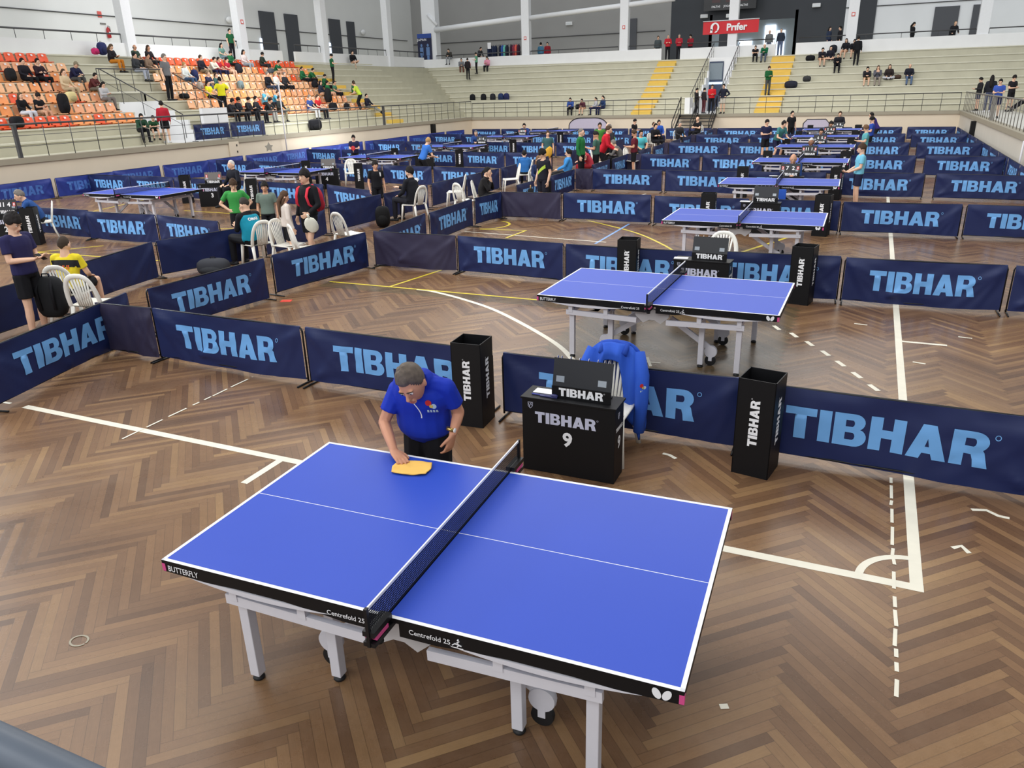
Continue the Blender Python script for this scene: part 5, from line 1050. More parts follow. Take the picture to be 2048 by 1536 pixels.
for k, (i, y0, y1) in enumerate(((8, 26.8, 38.2), (7, 26.5, 38.2), (6, 25.8, 38.0), (5, 25.4, 38.0), (4, 25.2, 37.7), (3, 25.3, 37.6), (2, 25.9, 37.9))): seat_row(i, y0, y1, 'right', k)
def LS(i, y, d=.24): return (XL-DI(i)-d, y, ZL[i]+.065)
def FS(i, x, d=.24): return (x, YF+DI(i)+d, ZF[i]+.005)
RZ = PI/2+.15
GR, PINK_, BEI, GY, RD = (34, 104, 62), (226, 200, 190), (188, 168, 136), (122, 124, 128), (196, 44, 52)
SP = [(6, 19.0, 'rest', (34, 32, 40), BK, ('short', HB), 'man with a beard in dark clothes, left of two men high in the left block'), (6, 19.65, 'cross', (48, 30, 40), BK, ('short', HB), 'man in a maroon-black top, right of two men high in the left block'),
 (6, 21.15, 'lean', NV, (84, 84, 82), ('cap', (136, 126, 104)), 'man in a navy jumper and khaki cap at the right end of the left block'), (5, 21.3, 'lean', (92, 44, 44), (120, 110, 96), ('short', HB), 'boy in maroon beside the man in the khaki cap'),
 (5, 20.1, 'rest', (214, 190, 154), BEI, ('tail', HBR), 'woman in a beige jumper in front of the man in the cap'), (4, 21.15, 'phone', (186, 186, 188), (120, 112, 108), ('long', HB), 'girl in a grey top looking at her phone at the end of her row'),
 (3, 16.9, 'rest', BK, (196, 198, 206), ('long', (86, 72, 52)), 'girl with long hair, black top and pale jeans low in the left block'), (3, 17.55, 'phone', BK, (205, 160, 130), ('fringe', HB), 'boy in a black printed shirt beside the girl in pale jeans'),
 (8, 24.6, 'phone', (34, 30, 36), (206, 128, 40), ('long', (96, 76, 58)), 'woman in black with orange trousers reading her phone at the top of the stand'), (8, 26.0, 'rest', (46, 66, 54), DK, ('bald', HG), 'bald man in a dark green shirt at the top of the stand'),
 (8, 26.8, 'rest', (40, 34, 40), DK, ('long', HBR), 'woman with dark hair right of the bald man at the top'), (7, 25.2, 'rest', (52, 54, 58), (170, 176, 190), ('short', HB), 'person in a charcoal jacket and pale jeans above the white recess'), (7, 25.95, 'rest', (128, 106, 88), BEI, ('short', HB), 'woman in a brown jacket and beige trousers above the white recess'),
 (6, 27.35, 'rest', (216, 220, 216), (64, 88, 120), ('short', HBL), 'blonde woman in white sleeves and a black waistcoat above the railing'), (7, 29.3, 'rest', (34, 32, 44), (130, 116, 92), ('short', HBR), 'man in a black jumper and khaki trousers at the left of the right block'), (7, 29.95, 'lean', (214, 206, 190), NV, ('short', HB), 'person in a cream top beside the man in khaki trousers'),
 (5, 28.0, 'cross', (44, 46, 74), (84, 100, 130), ('short', (140, 116, 92)), 'balding man in a navy polo shirt and jeans near the railing'), (5, 28.55, 'rest', (64, 96, 92), DK, ('tail', HBR), 'girl in a grey-green top behind the balding man in navy'), (7, 30.55, 'rest', (168, 36, 54), NV, ('short', HB), 'boy in a red shirt, left of two high in the right block'), (7, 31.15, 'rest', (178, 38, 56), (205, 160, 130), ('fringe', HB), 'boy in a red shirt, right of two high in the right block'),
 (9, 32.6, 'rest', (110, 152, 142), (120, 140, 150), ('long', HB), 'girl in a pale teal shirt sitting against the parapet'), (8, 32.3, 'phone', GR, BK, ('fringe', HB), 'boy in green sitting just below the girl in pale teal'), (8, 33.4, 'rest', (226, 212, 208), (150, 160, 170), ('long', HB), 'woman in a white jumper sitting sideways on the highest row'),
 (8, 34.85, 'phone', (46, 58, 50), DK, ('fringe', HB), 'boy in a dark green jacket hunched over his phone on the highest row'), (7, 35.0, 'lean', (30, 104, 64), (205, 160, 130), ('short', HB), 'boy in a green shirt bending down over a grey bag'),
 (4, 27.1, 'rest', (226, 216, 40), BK, ('tail', HB), 'girl in a yellow and black shirt sitting low beside the railing'), (5, 32.35, 'rest', (24, 26, 34), (50, 60, 80), ('short', HG), 'man in a black jumper in the middle of the right block'), (5, 33.0, 'rest', (232, 226, 214), BK, ('short', HBL), 'woman in a white jumper beside the man in the black jumper'), (5, 33.75, 'rest', (48, 48, 52), BK, ('buzz', HG), 'grey-haired man in a leather jacket in the middle of the right block'),
 (3, 30.05, 'chin', (86, 164, 190), DK, ('buzz', HBR), 'man with a beard in a light blue shirt, left of two in light blue'), (3, 30.75, 'lean', (78, 156, 186), NV, ('short', HBR), 'boy in a light blue and navy shirt, right of two in light blue'), (2, 32.65, 'rest', (52, 76, 140), (196, 196, 196), ('short', HG), 'man in a blue polo shirt and pale trousers near the walkway'), (2, 33.35, 'rest', (196, 42, 48), BK, ('short', HBR), 'man in a red shirt and black trousers beside the man in blue'),
 (2, 26.5, 'lean', (36, 36, 42), BK, ('fringe', HB), 'youth in a black jacket, first from the left behind the walkway banners'), (2, 27.15, 'phone', (30, 30, 36), BK, ('fringe', HB), 'youth in black, second from the left behind the walkway banners'), (2, 27.85, 'phone', (34, 32, 38), BK, ('short', HB), 'youth in black, third from the left behind the walkway banners'), (2, 28.45, 'rest', (34, 34, 40), BK, ('short', HB), 'person in black, fourth from the left behind the walkway banners'), (2, 29.15, 'lean', (36, 38, 40), (150, 148, 144), ('fringe', HB), 'person in a dark top, fifth from the left behind the walkway banners'), (2, 30.2, 'ankle', (38, 42, 40), (122, 116, 96), ('short', HBR), 'person with crossed legs in khaki trousers by the thin white pole'),
 (6, 36.35, 'rest', GR, BK, ('tail', HB), 'girl in a green jacket, left of the green group at the row end'), (6, 37.0, 'lean', (32, 100, 58), BK, ('short', HB), 'boy in a green jacket in the middle of the green group'), (5, 37.3, 'phone', (36, 92, 56), BK, ('short', HB), 'small boy in dark green at the right of the green group'), (4, 37.2, 'rest', (70, 118, 92), BK, ('tail', HB), 'girl in a faded green shirt below the green group'), (4, 35.85, 'rest', (40, 46, 62), (205, 160, 130), ('long', HB), 'girl with long hair in a dark blue jacket low in the right block'), (4, 36.5, 'rest', (34, 112, 62), (205, 160, 130), ('fringe', HB), 'boy in a bright green jacket beside the girl in dark blue'),
 (4, 39.15, 'rest', (36, 98, 60), (120, 150, 150), ('short', HB), 'boy in a green shirt sitting on the yellow steps'), (2, 38.2, 'stretch', (32, 34, 50), (128, 126, 116), ('buzz', HB), 'bearded man in a dark jacket stretching his legs by the walkway')]
for i, y, ps, tc, bc, hr, lb in SP:
    person(lb, 'sit_'+ps, LS(i, y), RZ+random.uniform(-.12, .12), .98 if 'boy' not in lb and 'girl' not in lb else .9, (tc, 'short' if ('shirt' in lb and 'jacket' not in lb) else 'long', 'shirt' if 'shirt' in lb or 'top' in lb else 'jacket'), (bc, 'long' if bc != (205, 160, 130) else 'short'), hr, 'l' if random.random() < .6 else 'm', group=None)
person('boy in a dark green tracksuit sitting on the lowest step by the walkway', 'sit_lean', LS(1, 20.6), 1.2, .92, ((34, 66, 48), 'long'), (BK, 'long'), ('short', HB)); person('small child in green on the lowest step beside the boy in the red jacket', 'sit_lean', LS(1, 21.25), 1.0, .8, ((38, 80, 52), 'short'), (BK, 'short'), ('short', HB))
person('boy in a red jacket and black shorts standing on the walkway', 'stand_rest', (-25.0, 21.45, 1.36), -2.3, .93, ((176, 36, 52), 'long'), (BK, 'short'), ('fringe', HB), shoes=(220, 220, 220))
person('man in a grey shirt and black waistcoat standing at the railing above the white recess', 'stand_rest', (-27.9, 24.75, ZL[4]), 1.7, 1.13, ((112, 112, 114), 'short'), (BK, 'long'), ('short', HG)); person('person in a bright yellow bib with black sleeves standing seen from behind', 'stand_hips', (-26.35, 26.35, ZL[2]), 4.2, 1.02, ((222, 214, 34), 'short'), (BK, 'long'), ('short', HB))
person('boy in a green shirt standing against the white parapet', 'stand_rest', (-31.9, 33.5, ZL[9]), 1.4, .93, ((30, 92, 56), 'short'), (BK, 'long'), ('short', HB)); person('boy in green and black standing alone on the steps right of the seats', 'stand_phone', (-29.4, 39.3, ZL[6]), 2.4, .92, ((32, 96, 60), 'short'), (BK, 'long'), ('fringe', HB))
person('woman in black with bare legs crossed sitting high on the steps', 'sit_ankle', (-32.0, 45.3, ZL[9]), 1.2, .98, (BK, 'long'), ((205, 160, 130), 'short'), ('tail', HB)); person('boy in a lime shirt with a grey and red rucksack bending over the seats', 'stand_bend', (-26.2, 37.3, ZL[2]), -1.2, .95, ((190, 214, 70), 'short'), (BK, 'long'), ('short', HBR))
# ------------------------------------------------------------------ far stand
FP = [((-29.8, 55.62, 5.5), 'sit_lean', 0, (58, 56, 52), (150, 152, 156), ('short', HB), 'person in a dark jacket and pale jeans sitting on the far parapet'), (FS(9, -28.7), 'sit_lean', .5, (120, 122, 126), (110, 70, 60), ('tail', HB), 'person in grey sitting below the far parapet'), (FS(9, -26.4), 'sit_phone', .1, (226, 150, 172), BK, ('long', HB), 'girl in a pink jacket sitting below the far parapet'),
 ((-27.05, 53.2, ZF[7]), 'stand_rest', PI, (36, 30, 34), BK, ('short', HB), 'boy in black standing on the far steps seen from behind'), ((-26.7, 54.0, ZF[8]), 'stand_phone', -1.3, (98, 160, 128), BK, ('short', HB), 'boy in a mint green shirt standing beside the boy in black'),
 (FS(1, -17.1), 'sit_lean', .1, (52, 80, 150), BK, ('short', HB), 'man in a blue and red jacket sitting by the far walkway'), (FS(1, -16.2), 'sit_lean', -.2, (80, 40, 52), (205, 160, 130), ('short', HB), 'child in maroon sitting beside the man in blue and red'), (FS(1, -15.35), 'sit_rest', -1.0, (190, 190, 196), NV, ('tail', HB), 'girl in a pale top sitting near the child in maroon'), (FS(1, -14.85), 'sit_rest', -.6, (40, 60, 100), NV, ('tail', HB), 'girl in navy at the right of the seated four by the far walkway'),
 ((-12.35, 56.1, 4.75), 'stand_cross', .3, (188, 36, 50), BK, ('buzz', HG), 'man in a red jacket standing at the head of the left yellow stairs'), ((-11.55, 56.1, 4.75), 'stand_phone', .3, (178, 44, 58), BK, ('buzz', HG), 'man in red sports clothes standing at the parapet corner'), ((-11.0, 57.3, 4.75), 'stand_phone', -.3, (150, 34, 48), BK, ('short', HB), 'person in a dark red jacket behind the parapet left of the banner'), ((-13.3, 57.0, 4.75), 'stand_rest', .3, (76, 84, 86), BK, ('short', HBR), 'man in a grey jacket behind the parapet left of the red jackets'),
 (FS(9, -6.15), 'sit_lean', .2, (26, 26, 32), BK, ('short', HB), 'boy in a black shirt sitting under the gallery beside the man in green'), (FS(9, -5.5), 'sit_lean', -.05, (28, 104, 68), (80, 92, 110), ('bald', HG), 'bald man in a green hooded top sitting under the gallery'), ((-4.65, 56.15, 4.75), 'stand_rest', -.2, (44, 52, 66), (86, 100, 130), ('buzz', HG), 'man in a navy jacket and jeans at the head of the right yellow stairs'), ((-5.5, 57.0, 4.75), 'stand_rest', .1, (112, 116, 118), (100, 110, 130), ('bald', HG), 'man in grey standing before the bright doorway'),
 ((-4.55, 50.45, ZF[3]), 'stand_phone', .5, (28, 92, 50), (70, 74, 76), ('short', HBR), 'man in a green jacket standing alone on the right yellow stairs'), ((-7.6, 48.35, 1.34), 'stand_phone', .3, (198, 34, 42), BK, ('short', HBR), 'man in a red jacket on the walkway at the head of the metal stairs'), ((-6.85, 48.1, 1.34), 'stand_hips', -.3, (30, 32, 48), (196, 190, 176), ('short', HB), 'man in navy with pale shorts and hands on hips beside the red jacket'), ((-8.55, 48.4, 1.34), 'stand_phone', 1.3, (40, 38, 40), BK, ('short', HB), 'boy in black at the top of the metal stairs'), ((-8.15, 48.8, 1.34), 'stand_rest', 2.4, (44, 40, 44), (90, 44, 50), ('short', HB), 'child half hidden behind the man in the red jacket'),
 (FS(8, -1.85), 'sit_lean', .3, (36, 34, 44), (205, 160, 130), ('short', HB), 'person in dark sportswear, left of the group below the right column'), (FS(8, -1.3), 'sit_floor', .2, (34, 34, 46), (205, 160, 130), ('tail', HB), 'girl in black with crossed legs in the group below the right column'), (FS(7, -.8), 'sit_lean', .1, (22, 22, 28), BK, ('short', HB), 'person in black sitting lowest in the group below the right column'), (FS(9, -.45), 'sit_rest', -.3, (28, 30, 38), (205, 160, 130), ('long', HB), 'girl with long hair sitting highest in the group below the right column'), (FS(9, .02), 'sit_lean', .1, (24, 24, 30), (205, 160, 130), ('short', HB), 'person in black right of the highest girl in the group'), ((.3, 53.8, ZF[7]), 'stand_rest', 3.0, (24, 24, 28), BK, ('short', HB), 'person in black with a shoulder bag standing beside the group below the right column'),
 (FS(5, 1.05), 'sit_lean', .1, (40, 38, 44), (170, 140, 100), ('short', HB), 'youth in dark top and tan shorts, first of the four on the right'), (FS(5, 1.65), 'sit_chin', .1, (92, 92, 102), (150, 140, 130), ('long', HBR), 'woman in grey, second of four in a row on the right'), (FS(5, 2.3), 'sit_floor', 0, (48, 40, 40), (190, 190, 196), ('long', HBR), 'woman with crossed legs in pale trousers, third of four on the right'), (FS(5, 3.4), 'sit_rest', .1, (34, 36, 48), (88, 108, 140), ('bald', HG), 'bald man in a navy jumper and jeans, fourth of four on the right'),
 ((-28.2, 57.5, 4.75), 'stand_bend', 1.2, (60, 60, 62), BK, ('short', HB), 'person behind the parapet left of the clothes racks'), ((-22.7, 57.4, 4.75), 'stand_rest', PI, (70, 120, 150), NV, ('fringe', HB), 'person in light blue behind the far railing'), ((-22.15, 57.4, 4.75), 'stand_rest', .2, (140, 34, 46), NV, ('short', HB), 'person in dark red behind the far railing'), ((-1.65, 57.3, 4.75), 'stand_rest', 1.0, (48, 58, 80), NV, ('long', HB), 'woman with long dark hair behind the railing left of the right column'), ((-1.0, 57.3, 4.75), 'stand_rest', -1.2, (34, 34, 38), BK, ('short', HB), 'man in black facing the long-haired woman behind the railing'), ((3.4, 57.3, 4.75), 'stand_phone', 1.2, (30, 30, 34), BK, ('long', HB), 'woman in black walking along the pale gallery wall'), ((5.7, 57.4, 4.75), 'stand_bend', .3, (34, 34, 38), BK, ('recede', HBL), 'person in black before the dark shutter on the right')]
for lc, ps, rz, tc, bc, hr, lb in FP:
    person(lb, ps, lc, rz, .97 if 'boy' not in lb and 'child' not in lb else .86, (tc, 'short' if 'shirt' in lb else 'long', 'shirt' if 'shirt' in lb or 'top' in lb else 'jacket'), (bc, 'short' if bc in ((205, 160, 130), (196, 190, 176), (170, 140, 100)) else 'long'), hr, 'l')
# right walkway
struct(MB().box2((8.4, 40, 1.33), (9.6, 47.4, 1.8)).box2((9.6, 40, 1.33), (14, 47.4, 2.2)).build('trim_34', M_STEP))
person('boy in a black hooded top reaching for the far railing at the right corner', 'stand_phone', (6.75, 46.9, 1.34), -1.3, .95, ((34, 34, 38), 'long', 'hooded_top'), ((40, 44, 70), 'short'), ('short', HB)); person('woman in black with long hair seen from behind on the right walkway', 'stand_rest', (7.0, 44.6, 1.34), 3.0, 1.0, ((26, 28, 36), 'long'), ((74, 80, 104), 'long'), ('long', HB), shoes=(220, 220, 222))
person('boy in a blue sports shirt standing at the right railing facing the court', 'stand_phone', (6.55, 37.4, 1.34), -.2, .9, ((56, 84, 168), 'short'), (NV, 'short'), ('short', HB), ov=dict(fd=(0, -1, -.4))); person('boy in black sportswear with a white stripe looking down at his hand on the right', 'stand_phone', (8.0, 45.0, 1.34), .6, .98, ((30, 30, 36), 'short'), (BK, 'short'), ('fringe', HB)); person('man in a black shirt leaning back on the concrete step at the right edge', 'sit_stretch', (8.7, 43.2, 1.8), -1.2, 1.02, (BK, 'short'), (BK, 'long'), ('buzz', HG))
# ------------------------------------------------------------------ bags and small things
def bag(name, loc, rz, sz, c, label, cat='bag', strapc=BK):
    t = thing(name, label, cat, loc, rz); w, d, h = sz
    MB().ball((0, 0, h*.48), (w/2, d/2, h*.52), 0, 16, 12, fn=lambda n_, p: p/(abs(n_.x)**3.2+abs(n_.y)**3.2+abs(n_.z)**3.2)**(1/3.2)*.98).build('bag_body', cmat(c), t, True)
    MB().ball((0, -d*.42, h*.33), (w*.36, d*.26, h*.27), 0, 12, 8).build('pocket', cmat(tuple(int(v*.8) for v in c)), t, True)
    for s in (-1, 1): MB().tube([(s*w*.2, d*.3, h*.93), (s*w*.25, d*.58, h*.7), (s*w*.22, d*.5, h*.2)], .02, 6, side=(1, 0, 0), ry=.007).build('shoulder_strap', cmat(strapc), t, True)
    MB().tube([(-.05, .02, h*.95), (-.04, .02, h*1.06), (.04, .02, h*1.06), (.05, .02, h*.95)], .01, 6).build('grab_handle', cmat(strapc), t, True); return t
bg = bag('rucksack', (-8.2, 3.55, .28), 3.6, (.42, .26, .56), (26, 27, 30), 'black rucksack hanging on the chair back of the boy in yellow', 'rucksack')
for k in (-.07, .09): MB().tube([(k, -.2, .5), (k*1.3, -.215, .3)], .012, 6).build('reflective_tape', M_WHITE, bg, True)
bag('holdall', (-8.95, 7.25, 0), .4, (.6, .34, .3), (58, 60, 66), 'dark grey holdall on the floor in front of the seated coach in teal'); bag('rucksack', (-8.75, 12.6, .02), .5, (.36, .26, .5), (20, 20, 22), 'black rucksack on the floor left of the bearded coach', 'rucksack')
for i, y, sz, c, lb in ((6, 18.4, (.42, .3, .5), (34, 34, 36), 'black rucksack on a seat left of the two men high in the left block'), (3, 18.6, (.42, .32, .75), BK, 'tall black bag on a seat right of the boy in the printed shirt'), (2, 16.0, (.5, .34, .4), BK, 'black bag on the lowest row behind the near railing'), (9, 24.85, (.5, .3, .55), (44, 50, 96), 'blue rucksack on the ledge under the parapet'), (9, 24.45, (.36, .26, .28), (206, 50, 110), 'pink bag on the ledge beside the blue rucksack'), (6, 27.95, (.36, .28, .55), (40, 48, 90), 'blue bag on the seat beside the blonde woman'), (5, 30.2, (.36, .26, .42), (122, 140, 142), 'grey rucksack on a seat right of the yellow bib'), (7, 32.0, (.4, .3, .5), (40, 42, 52), 'dark rucksack on a seat right of the boys in red'), (5, 36.4, (.4, .3, .42), BK, 'black rucksack below the girl in the green jacket'), (3, 35.4, (.42, .34, .8), (28, 28, 30), 'tall black bag below the girl in dark blue'), (2, 34.7, (.6, .34, .42), BK, 'black holdall on the lowest row of the right block'), (2, 36.0, (.36, .26, .36), BK, 'black rucksack further along the lowest row'), (2, 33.0, (.3, .24, .42), BK, 'black rucksack between the knees of the man in red'), (7, 34.6, (.5, .3, .3), (84, 92, 98), 'grey bag under the boy in green who bends down'), (5, 27.4, (.3, .24, .36), (170, 160, 150), 'patterned bag on a seat near the railing'), (4, 19.6, (.5, .3, .4), (222, 206, 150), 'cream and black bag on a seat in the left block'), (4, 25.5, (.5, .34, .25), BK, 'black bag lying on the step by the white block')):
    bag('rucksack' if 'rucksack' in lb else 'bag', LS(i, y), RZ, sz, c, lb, 'rucksack' if 'rucksack' in lb else 'bag')
bag('holdall', (-25.0, 31.3, 1.36), 1.3, (.8, .4, .55), BK, 'big black bag on the walkway by the thin white pole')
for x, c, lb in ((-25.4, BK, 'black rucksack, first of five on the far steps'), (-24.5, BK, 'black rucksack, second of five on the far steps'), (-23.75, (40, 40, 46), 'dark rucksack, third of five on the far steps'), (-23.1, (36, 52, 92), 'navy rucksack, fourth of five on the far steps'), (-22.65, (38, 44, 86), 'navy rucksack, fifth of five on the far steps')): bag('rucksack', FS(3, x), 0, (.42, .3, .55), c, lb, 'rucksack')
for i, x, sz, c, lb in ((9, -28.1, (.4, .3, .5), (190, 40, 46), 'red rucksack on the far steps beside the boy in black'), (4, -3.25, (.8, .36, .45), (40, 42, 56), 'dark and white bag right of the man on the yellow stairs'), (5, -2.4, (.5, .3, .35), (60, 60, 62), 'black and white bag higher up the far steps'), (8, -2.5, (.6, .36, .35), BK, 'black bag left of the group below the right column'), (9, -1.2, (.5, .3, .5), (34, 36, 44), 'dark rucksack behind the group below the right column'), (5, 2.8, (.42, .3, .25), (80, 60, 50), 'brown bag between the third and fourth of the row on the right'), (1, -16.6, (.4, .3, .35), BK, 'black bag at the feet of the man in blue and red')): bag('bag', FS(i, x), 0, sz, c, lb)
# clothing and things hanging or standing about
jk = thing('jacket', 'royal blue jacket with a small emblem hung over the chair behind the nearest scorer table', 'jacket', (-.02, 2.72, 0)); JB = (44, 86, 190)
jb = MB(); hp = [(-.27, .27, .62), (-.26, .265, .78), (-.2, .285, .9), (0, .3, .945), (.2, .285, .9), (.26, .265, .78), (.27, .27, .62)]
def jsurf(u, v):
    a = -1+2*u; x = .275*math.copysign(abs(a)**.8, a)*(1+.04*math.sin(v*9)); top = .945-.2*abs(a)**2.6; z = top-(top-.2)*v*(1-.15*math.cos(a*3)); return V(x, .34+.02*math.sin(u*22+v*5)*v-.03*v, z)
jb.grid(24, 16, jsurf)
def jfront(u, v):
    a = -1+2*u; x = .285*math.copysign(abs(a)**.8, a); top = .945-.2*abs(a)**2.6; dep = .14+.48*min(1, max(0, (abs(a)-.2)/.2)); return V(x, .26-.16*math.sin(min(1, v*1.5)*1.57)*(.5+.5*abs(a))+.012*math.sin(u*30), top-dep*v)
jb.grid(24, 12, jfront); jo = jb.build('jacket_body', cmat(JB), jk, True); so = jo.modifiers.new('thick', 'SOLIDIFY'); so.thickness = .018
for s, zz in ((1, .15), (-1, .42)): MB().tube([(s*.2, .3, .86), (s*.26, .22, .68), (s*.29, .13, .48), (s*.28, .1, .2+.12*(s < 0))], [.06, .068, .06, .048], 10).build('sleeve', cmat(JB), jk, True)
MB().tube([(-.1, .2, .86), (-.11, .28, .92), (0, .31, .93), (.11, .28, .92), (.1, .2, .86)], .03, 8).build('collar', cmat((38, 74, 172)), jk, True)
o = link('emblem', EMBL, jk, (.305, .12, .6), (UP, 0, .75)); o.scale = (.9, .9, .9)
bj = MB().box((0, 0, 0), (.3, .03, .5)).build('towel', cmat((48, 92, 190)), loc=(.12, 14.66, .62), bevel=.012); tag(bj, "bright blue cloth hanging on the chair behind the third scorer's table", 'towel')
t = thing('fire_extinguisher', 'red fire extinguisher on the left gallery wall', 'fire extinguisher', (-36.9, 29.7, 6.3)); MB().lathe((0, 0, 0), [(.08, 0), (.1, .03), (.1, .42), (.06, .5), (.03, .54)], 14).build('cylinder', mat('red_enamel', (178, 34, 40), .3), t, True); MB().tube([(0, 0, .54), (.02, 0, .6), (.14, 0, .55), (.15, 0, .3)], .014, 6).build('hose', M_RUB, t, True); MB().box2((.095, -.06, .18), (.105, .06, .3)).build('label_plate', M_WHITE, t)
tag(MB().box((-36.97, 29.4, 7.45), (.02, .25, .3)).build('notice', sg), 'small red notice high above the fire extinguisher', 'sign'); tag(MB().box((-36.97, 29.5, 7.0), (.02, .35, .08)).build('notice', mat('grey_sign', (120, 116, 112), .6)), 'small grey plate between the notice and the fire extinguisher', 'sign')
rp = thing('poster_stand', 'tall dark blue poster headed JAPAN beside the corner column', 'poster', (-32.4, 56.13, 4.9), .1); MB().box2((-.62, -.02, .35), (.62, .02, 2.62)).build('poster_panel', mat('poster_navy', (20, 26, 60), .5), rp); MB().box2((-.62, -.025, 2.3), (.62, -.021, 2.62)).build('heading_band', mat('poster_blue', (40, 72, 150), .5), rp); place_text(text_mesh('JAPAN', .17, M_WHITE, .03, 1.2), 'lettering', rp, (-.22, -.028, 2.18)); MB().box2((-.6, -.05, 0), (.6, .08, .05)).build('base', M_RAIL, rp)
for x in (-.28, .28): MB().ball((x, -.03, 1.75), (.09, .012, .12), 0, 10, 8).box((x, -.03, 1.3), (.3, .012, .62)).box((x, -.03, .72), (.2, .012, .5)).build('figure_print', mat('poster_figure', (96, 128, 176), .6), rp)
for x, c1, c2, c3, lb in ((-26.9, (34, 44, 70), (28, 36, 62), (46, 56, 80), 'rail of navy clothes on the far gallery'), (-25.9, (40, 44, 60), (56, 90, 160), (110, 190, 170), 'rail of blue and mint clothes on the far gallery'), (-24.9, (70, 40, 56), (140, 60, 80), (226, 100, 84), 'rail of red and coral clothes on the far gallery')):
    r_ = thing('clothes_rail', lb, 'clothes rail', (x, 57.4, 4.75)); MB().tube([(-.42, 0, 0), (-.42, 0, 1.72), (.42, 0, 1.72), (.42, 0, 0)], .02, 6).build('rail_frame', M_RAIL, r_, True)
    for k, c in enumerate((c1, c2, c3, c1)): MB().tube([(-.3+.2*k, 0, 1.68), (-.3+.2*k, 0, 1.5), (-.3+.2*k, 0, .7)], [.05, .12, .12], 8, side=(1, 0, 0), ry=[.06, .26, .24]).build('garment', cmat(c), r_, True)
tag(MB().box2((-27.2, 57.13, 6.2), (-26.9, 57.15, 6.65)).build('price_sheet', M_WHITE), 'white sheet hanging on the navy clothes rail', 'paper')
bn = thing('hanging_banner', 'red banner with white lettering hanging over the far gallery', 'banner', (-8.0, 55.9, 6.3)); bw_ = MB().grid(24, 6, lambda u, v: V((u-.5)*3.75, .04*math.sin(u*9+v), v*.8+.05*(2*u-1)**2*0)); bw_.build('banner_cloth', M_REDP, bn, True); place_text(text_mesh('Prıfer', .42, M_WHITE, .05), 'lettering', bn, (.42, -.06, .41))
ar = MB(); ar.prism(arc(0, 0, .3, .32, 215, -40, 20)+arc(.02, 0, .16, .22, -40, 215, 16), 0, .004, lambda x, y, z: V(x, y, z)); ar.prism([(-.28, -.1), (-.16, -.1), (-.14, -.32), (-.33, -.32)], 0, .004, lambda x, y, z: V(x, y, z)); ar.prism([(-.02, -.32), (.12, -.32), (.26, -.18), (.1, -.2)], 0, .004, lambda x, y, z: V(x, y, z)); place_text(ar.mesh('emblem', M_WHITE), 'emblem', bn, (-1.05, -.06, .42))
MB().tube([(-1.9, 0, .84), (1.9, 0, .84)], .025, 6).build('batten', M_WHITE, bn, True)
sb = thing('score_display', 'dark score display high on the charcoal wall', 'scoreboard', (-9.0, 60.9, 8.3)); MB().box2((-1.9, 0, -.1), (1.9, .25, 1.8)).build('display_case', mat('display_black', (24, 26, 30), .4), sb)
for x, s in ((-1.0, 'FALTAS'), (0, 'JOGADOR'), (1.0, 'FALTAS')): place_text(text_mesh(s, .13, M_WHITE, .03), 'lettering', sb, (x-.0, -.01, .16)); MB().box2((x-.3, -.012, .42), (x+.3, 0, 1.1)).build('digit_window', mat('dark_red_led', (60, 20, 24), .4), sb)
for x, y, z, lb in ((-8.9, 60.9, 7.75, 'small white lamp under the score display'), (-11.0, 61.89, 7.9, 'white floodlight left of the score display'), (-3.0, 61.89, 8.15, 'white floodlight right of the score display'), (-22.0, 62.0, 8.0, 'white camera on the grey gallery wall')): l_ = thing('floodlight', lb, 'lamp', (x, y, z)); MB().box2((-.28, -.2, -.1), (.28, 0, .16)).build('housing', M_PARA, l_, bevel=.03); MB().box2((-.22, -.21, -.07), (.22, -.2, .1)).build('lens', mat('lamp_glass', (210, 214, 216), .2), l_)
for k, (y, z) in enumerate(((23, 7.75), (31, 7.75), (46, 7.75))): l_ = thing('wall_lamp', 'round white lamp on the left gallery wall, %s from the left' % OR[k], 'lamp', (-36.8, y+8, z)); MB().ball((0, 0, 0), (.14, .3, .2), 0, 14, 8).build('shade', M_PARA, l_, True); MB().tube([(-.15, 0, .15), (-.02, 0, .1)], .04, 6).build('arm', M_RAIL, l_, True)
tag(MB().tube([(-23.8, 27.4, 0), (-23.8, 27.4, 3.7)], .03, 8).build('pole', M_FRAME, smooth=True), 'thin white pole standing against the left wall', 'pole'); tag(MB().tube([(5.98, 25, 0), (6.0, 25, 1.2)], .03, 8).build('pole', M_FRAME, smooth=True), 'thin white pole standing against the right wall', 'pole')
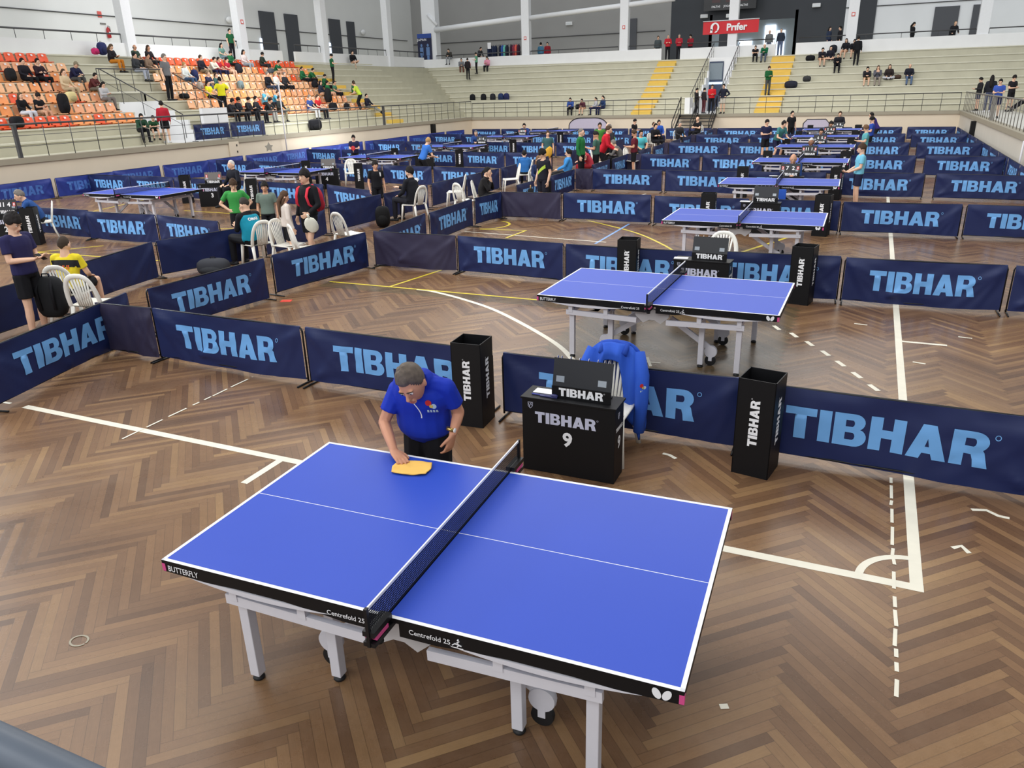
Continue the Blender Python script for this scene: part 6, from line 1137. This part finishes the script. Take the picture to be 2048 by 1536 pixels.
for x, y, lb in ((-23.9, 42.0, 'black upright post against the left wall near the far corner'), (6.0, 39.5, 'black upright post against the right wall')): tag(MB().box2((x-.1, y-.35, 0), (x+.1, y+.0, 1.15)).build('post', M_BLACK), lb, 'post')
s5 = [(.3*(1 if k % 2 == 0 else .55)*math.cos(k*PI/5+.3), .22*(1 if k % 2 == 0 else .5)*math.sin(k*PI/5+.3)) for k in range(10)]
tag(MB().prism(s5, -23.999, -23.99, lambda a, b, t: V(t, 26.4+a, .85+b)).build('wall_patch', mat('grey_peeled_patch', (150, 144, 132), .8)), 'grey peeled patch on the left wall', 'patch')
eb = thing('switch_box', 'cream electrical box on the left wall', 'box', (-23.99, 24.1, .62)); MB().box2((0, -.3, 0), (.06, .3, .62)).build('cover', M_WALL, eb, bevel=.01)
for z in (.15, .42): MB().box2((.06, .12, z), (.075, .18, z+.08)).build('switch', M_RUB, eb)
gb_ = thing('surround_screen', 'pale arched screen standing by the far left corner', 'screen', (-15.0, 46.3, 0)); MB().prism([(-1.3, 0), (1.3, 0), (1.3, .6)]+arc(.5, .75, .8, .5, 10, 90, 6)+arc(-.5, .75, .8, .5, 90, 170, 6)+[(-1.3, .6)], 0, .03, lambda x, z, t: V(x, t, z)).build('panel', mat('lilac_panel', (190, 182, 200), .6), gb_); MB().tube([(-1.3, 0, 0), (-1.3, 0, .6)]+[(x, 0, z) for x, z in arc(-.5, .75, .8, .5, 170, 90, 6)+arc(.5, .75, .8, .5, 90, 10, 6)]+[(1.3, 0, .6), (1.3, 0, 0)], .03, 6).build('edge', M_BLKMET, gb_, True)
g2_ = thing('surround_screen', 'pale arched screen standing behind the farthest right-hand table', 'screen', (-1.2, 46.3, 0)); MB().prism([(-.7, 0), (.7, 0), (.7, .8), (.5, 1.02), (-.5, 1.02), (-.7, .8)], 0, .03, lambda x, z, t: V(x, t, z)).build('panel', mat('lilac_panel', (190, 182, 200), .6), g2_); MB().tube([(-.7, 0, 0), (-.7, 0, .8), (-.5, 0, 1.02), (.5, 0, 1.02), (.7, 0, .8), (.7, 0, 0)], .025, 6).build('edge', M_BLKMET, g2_, True)
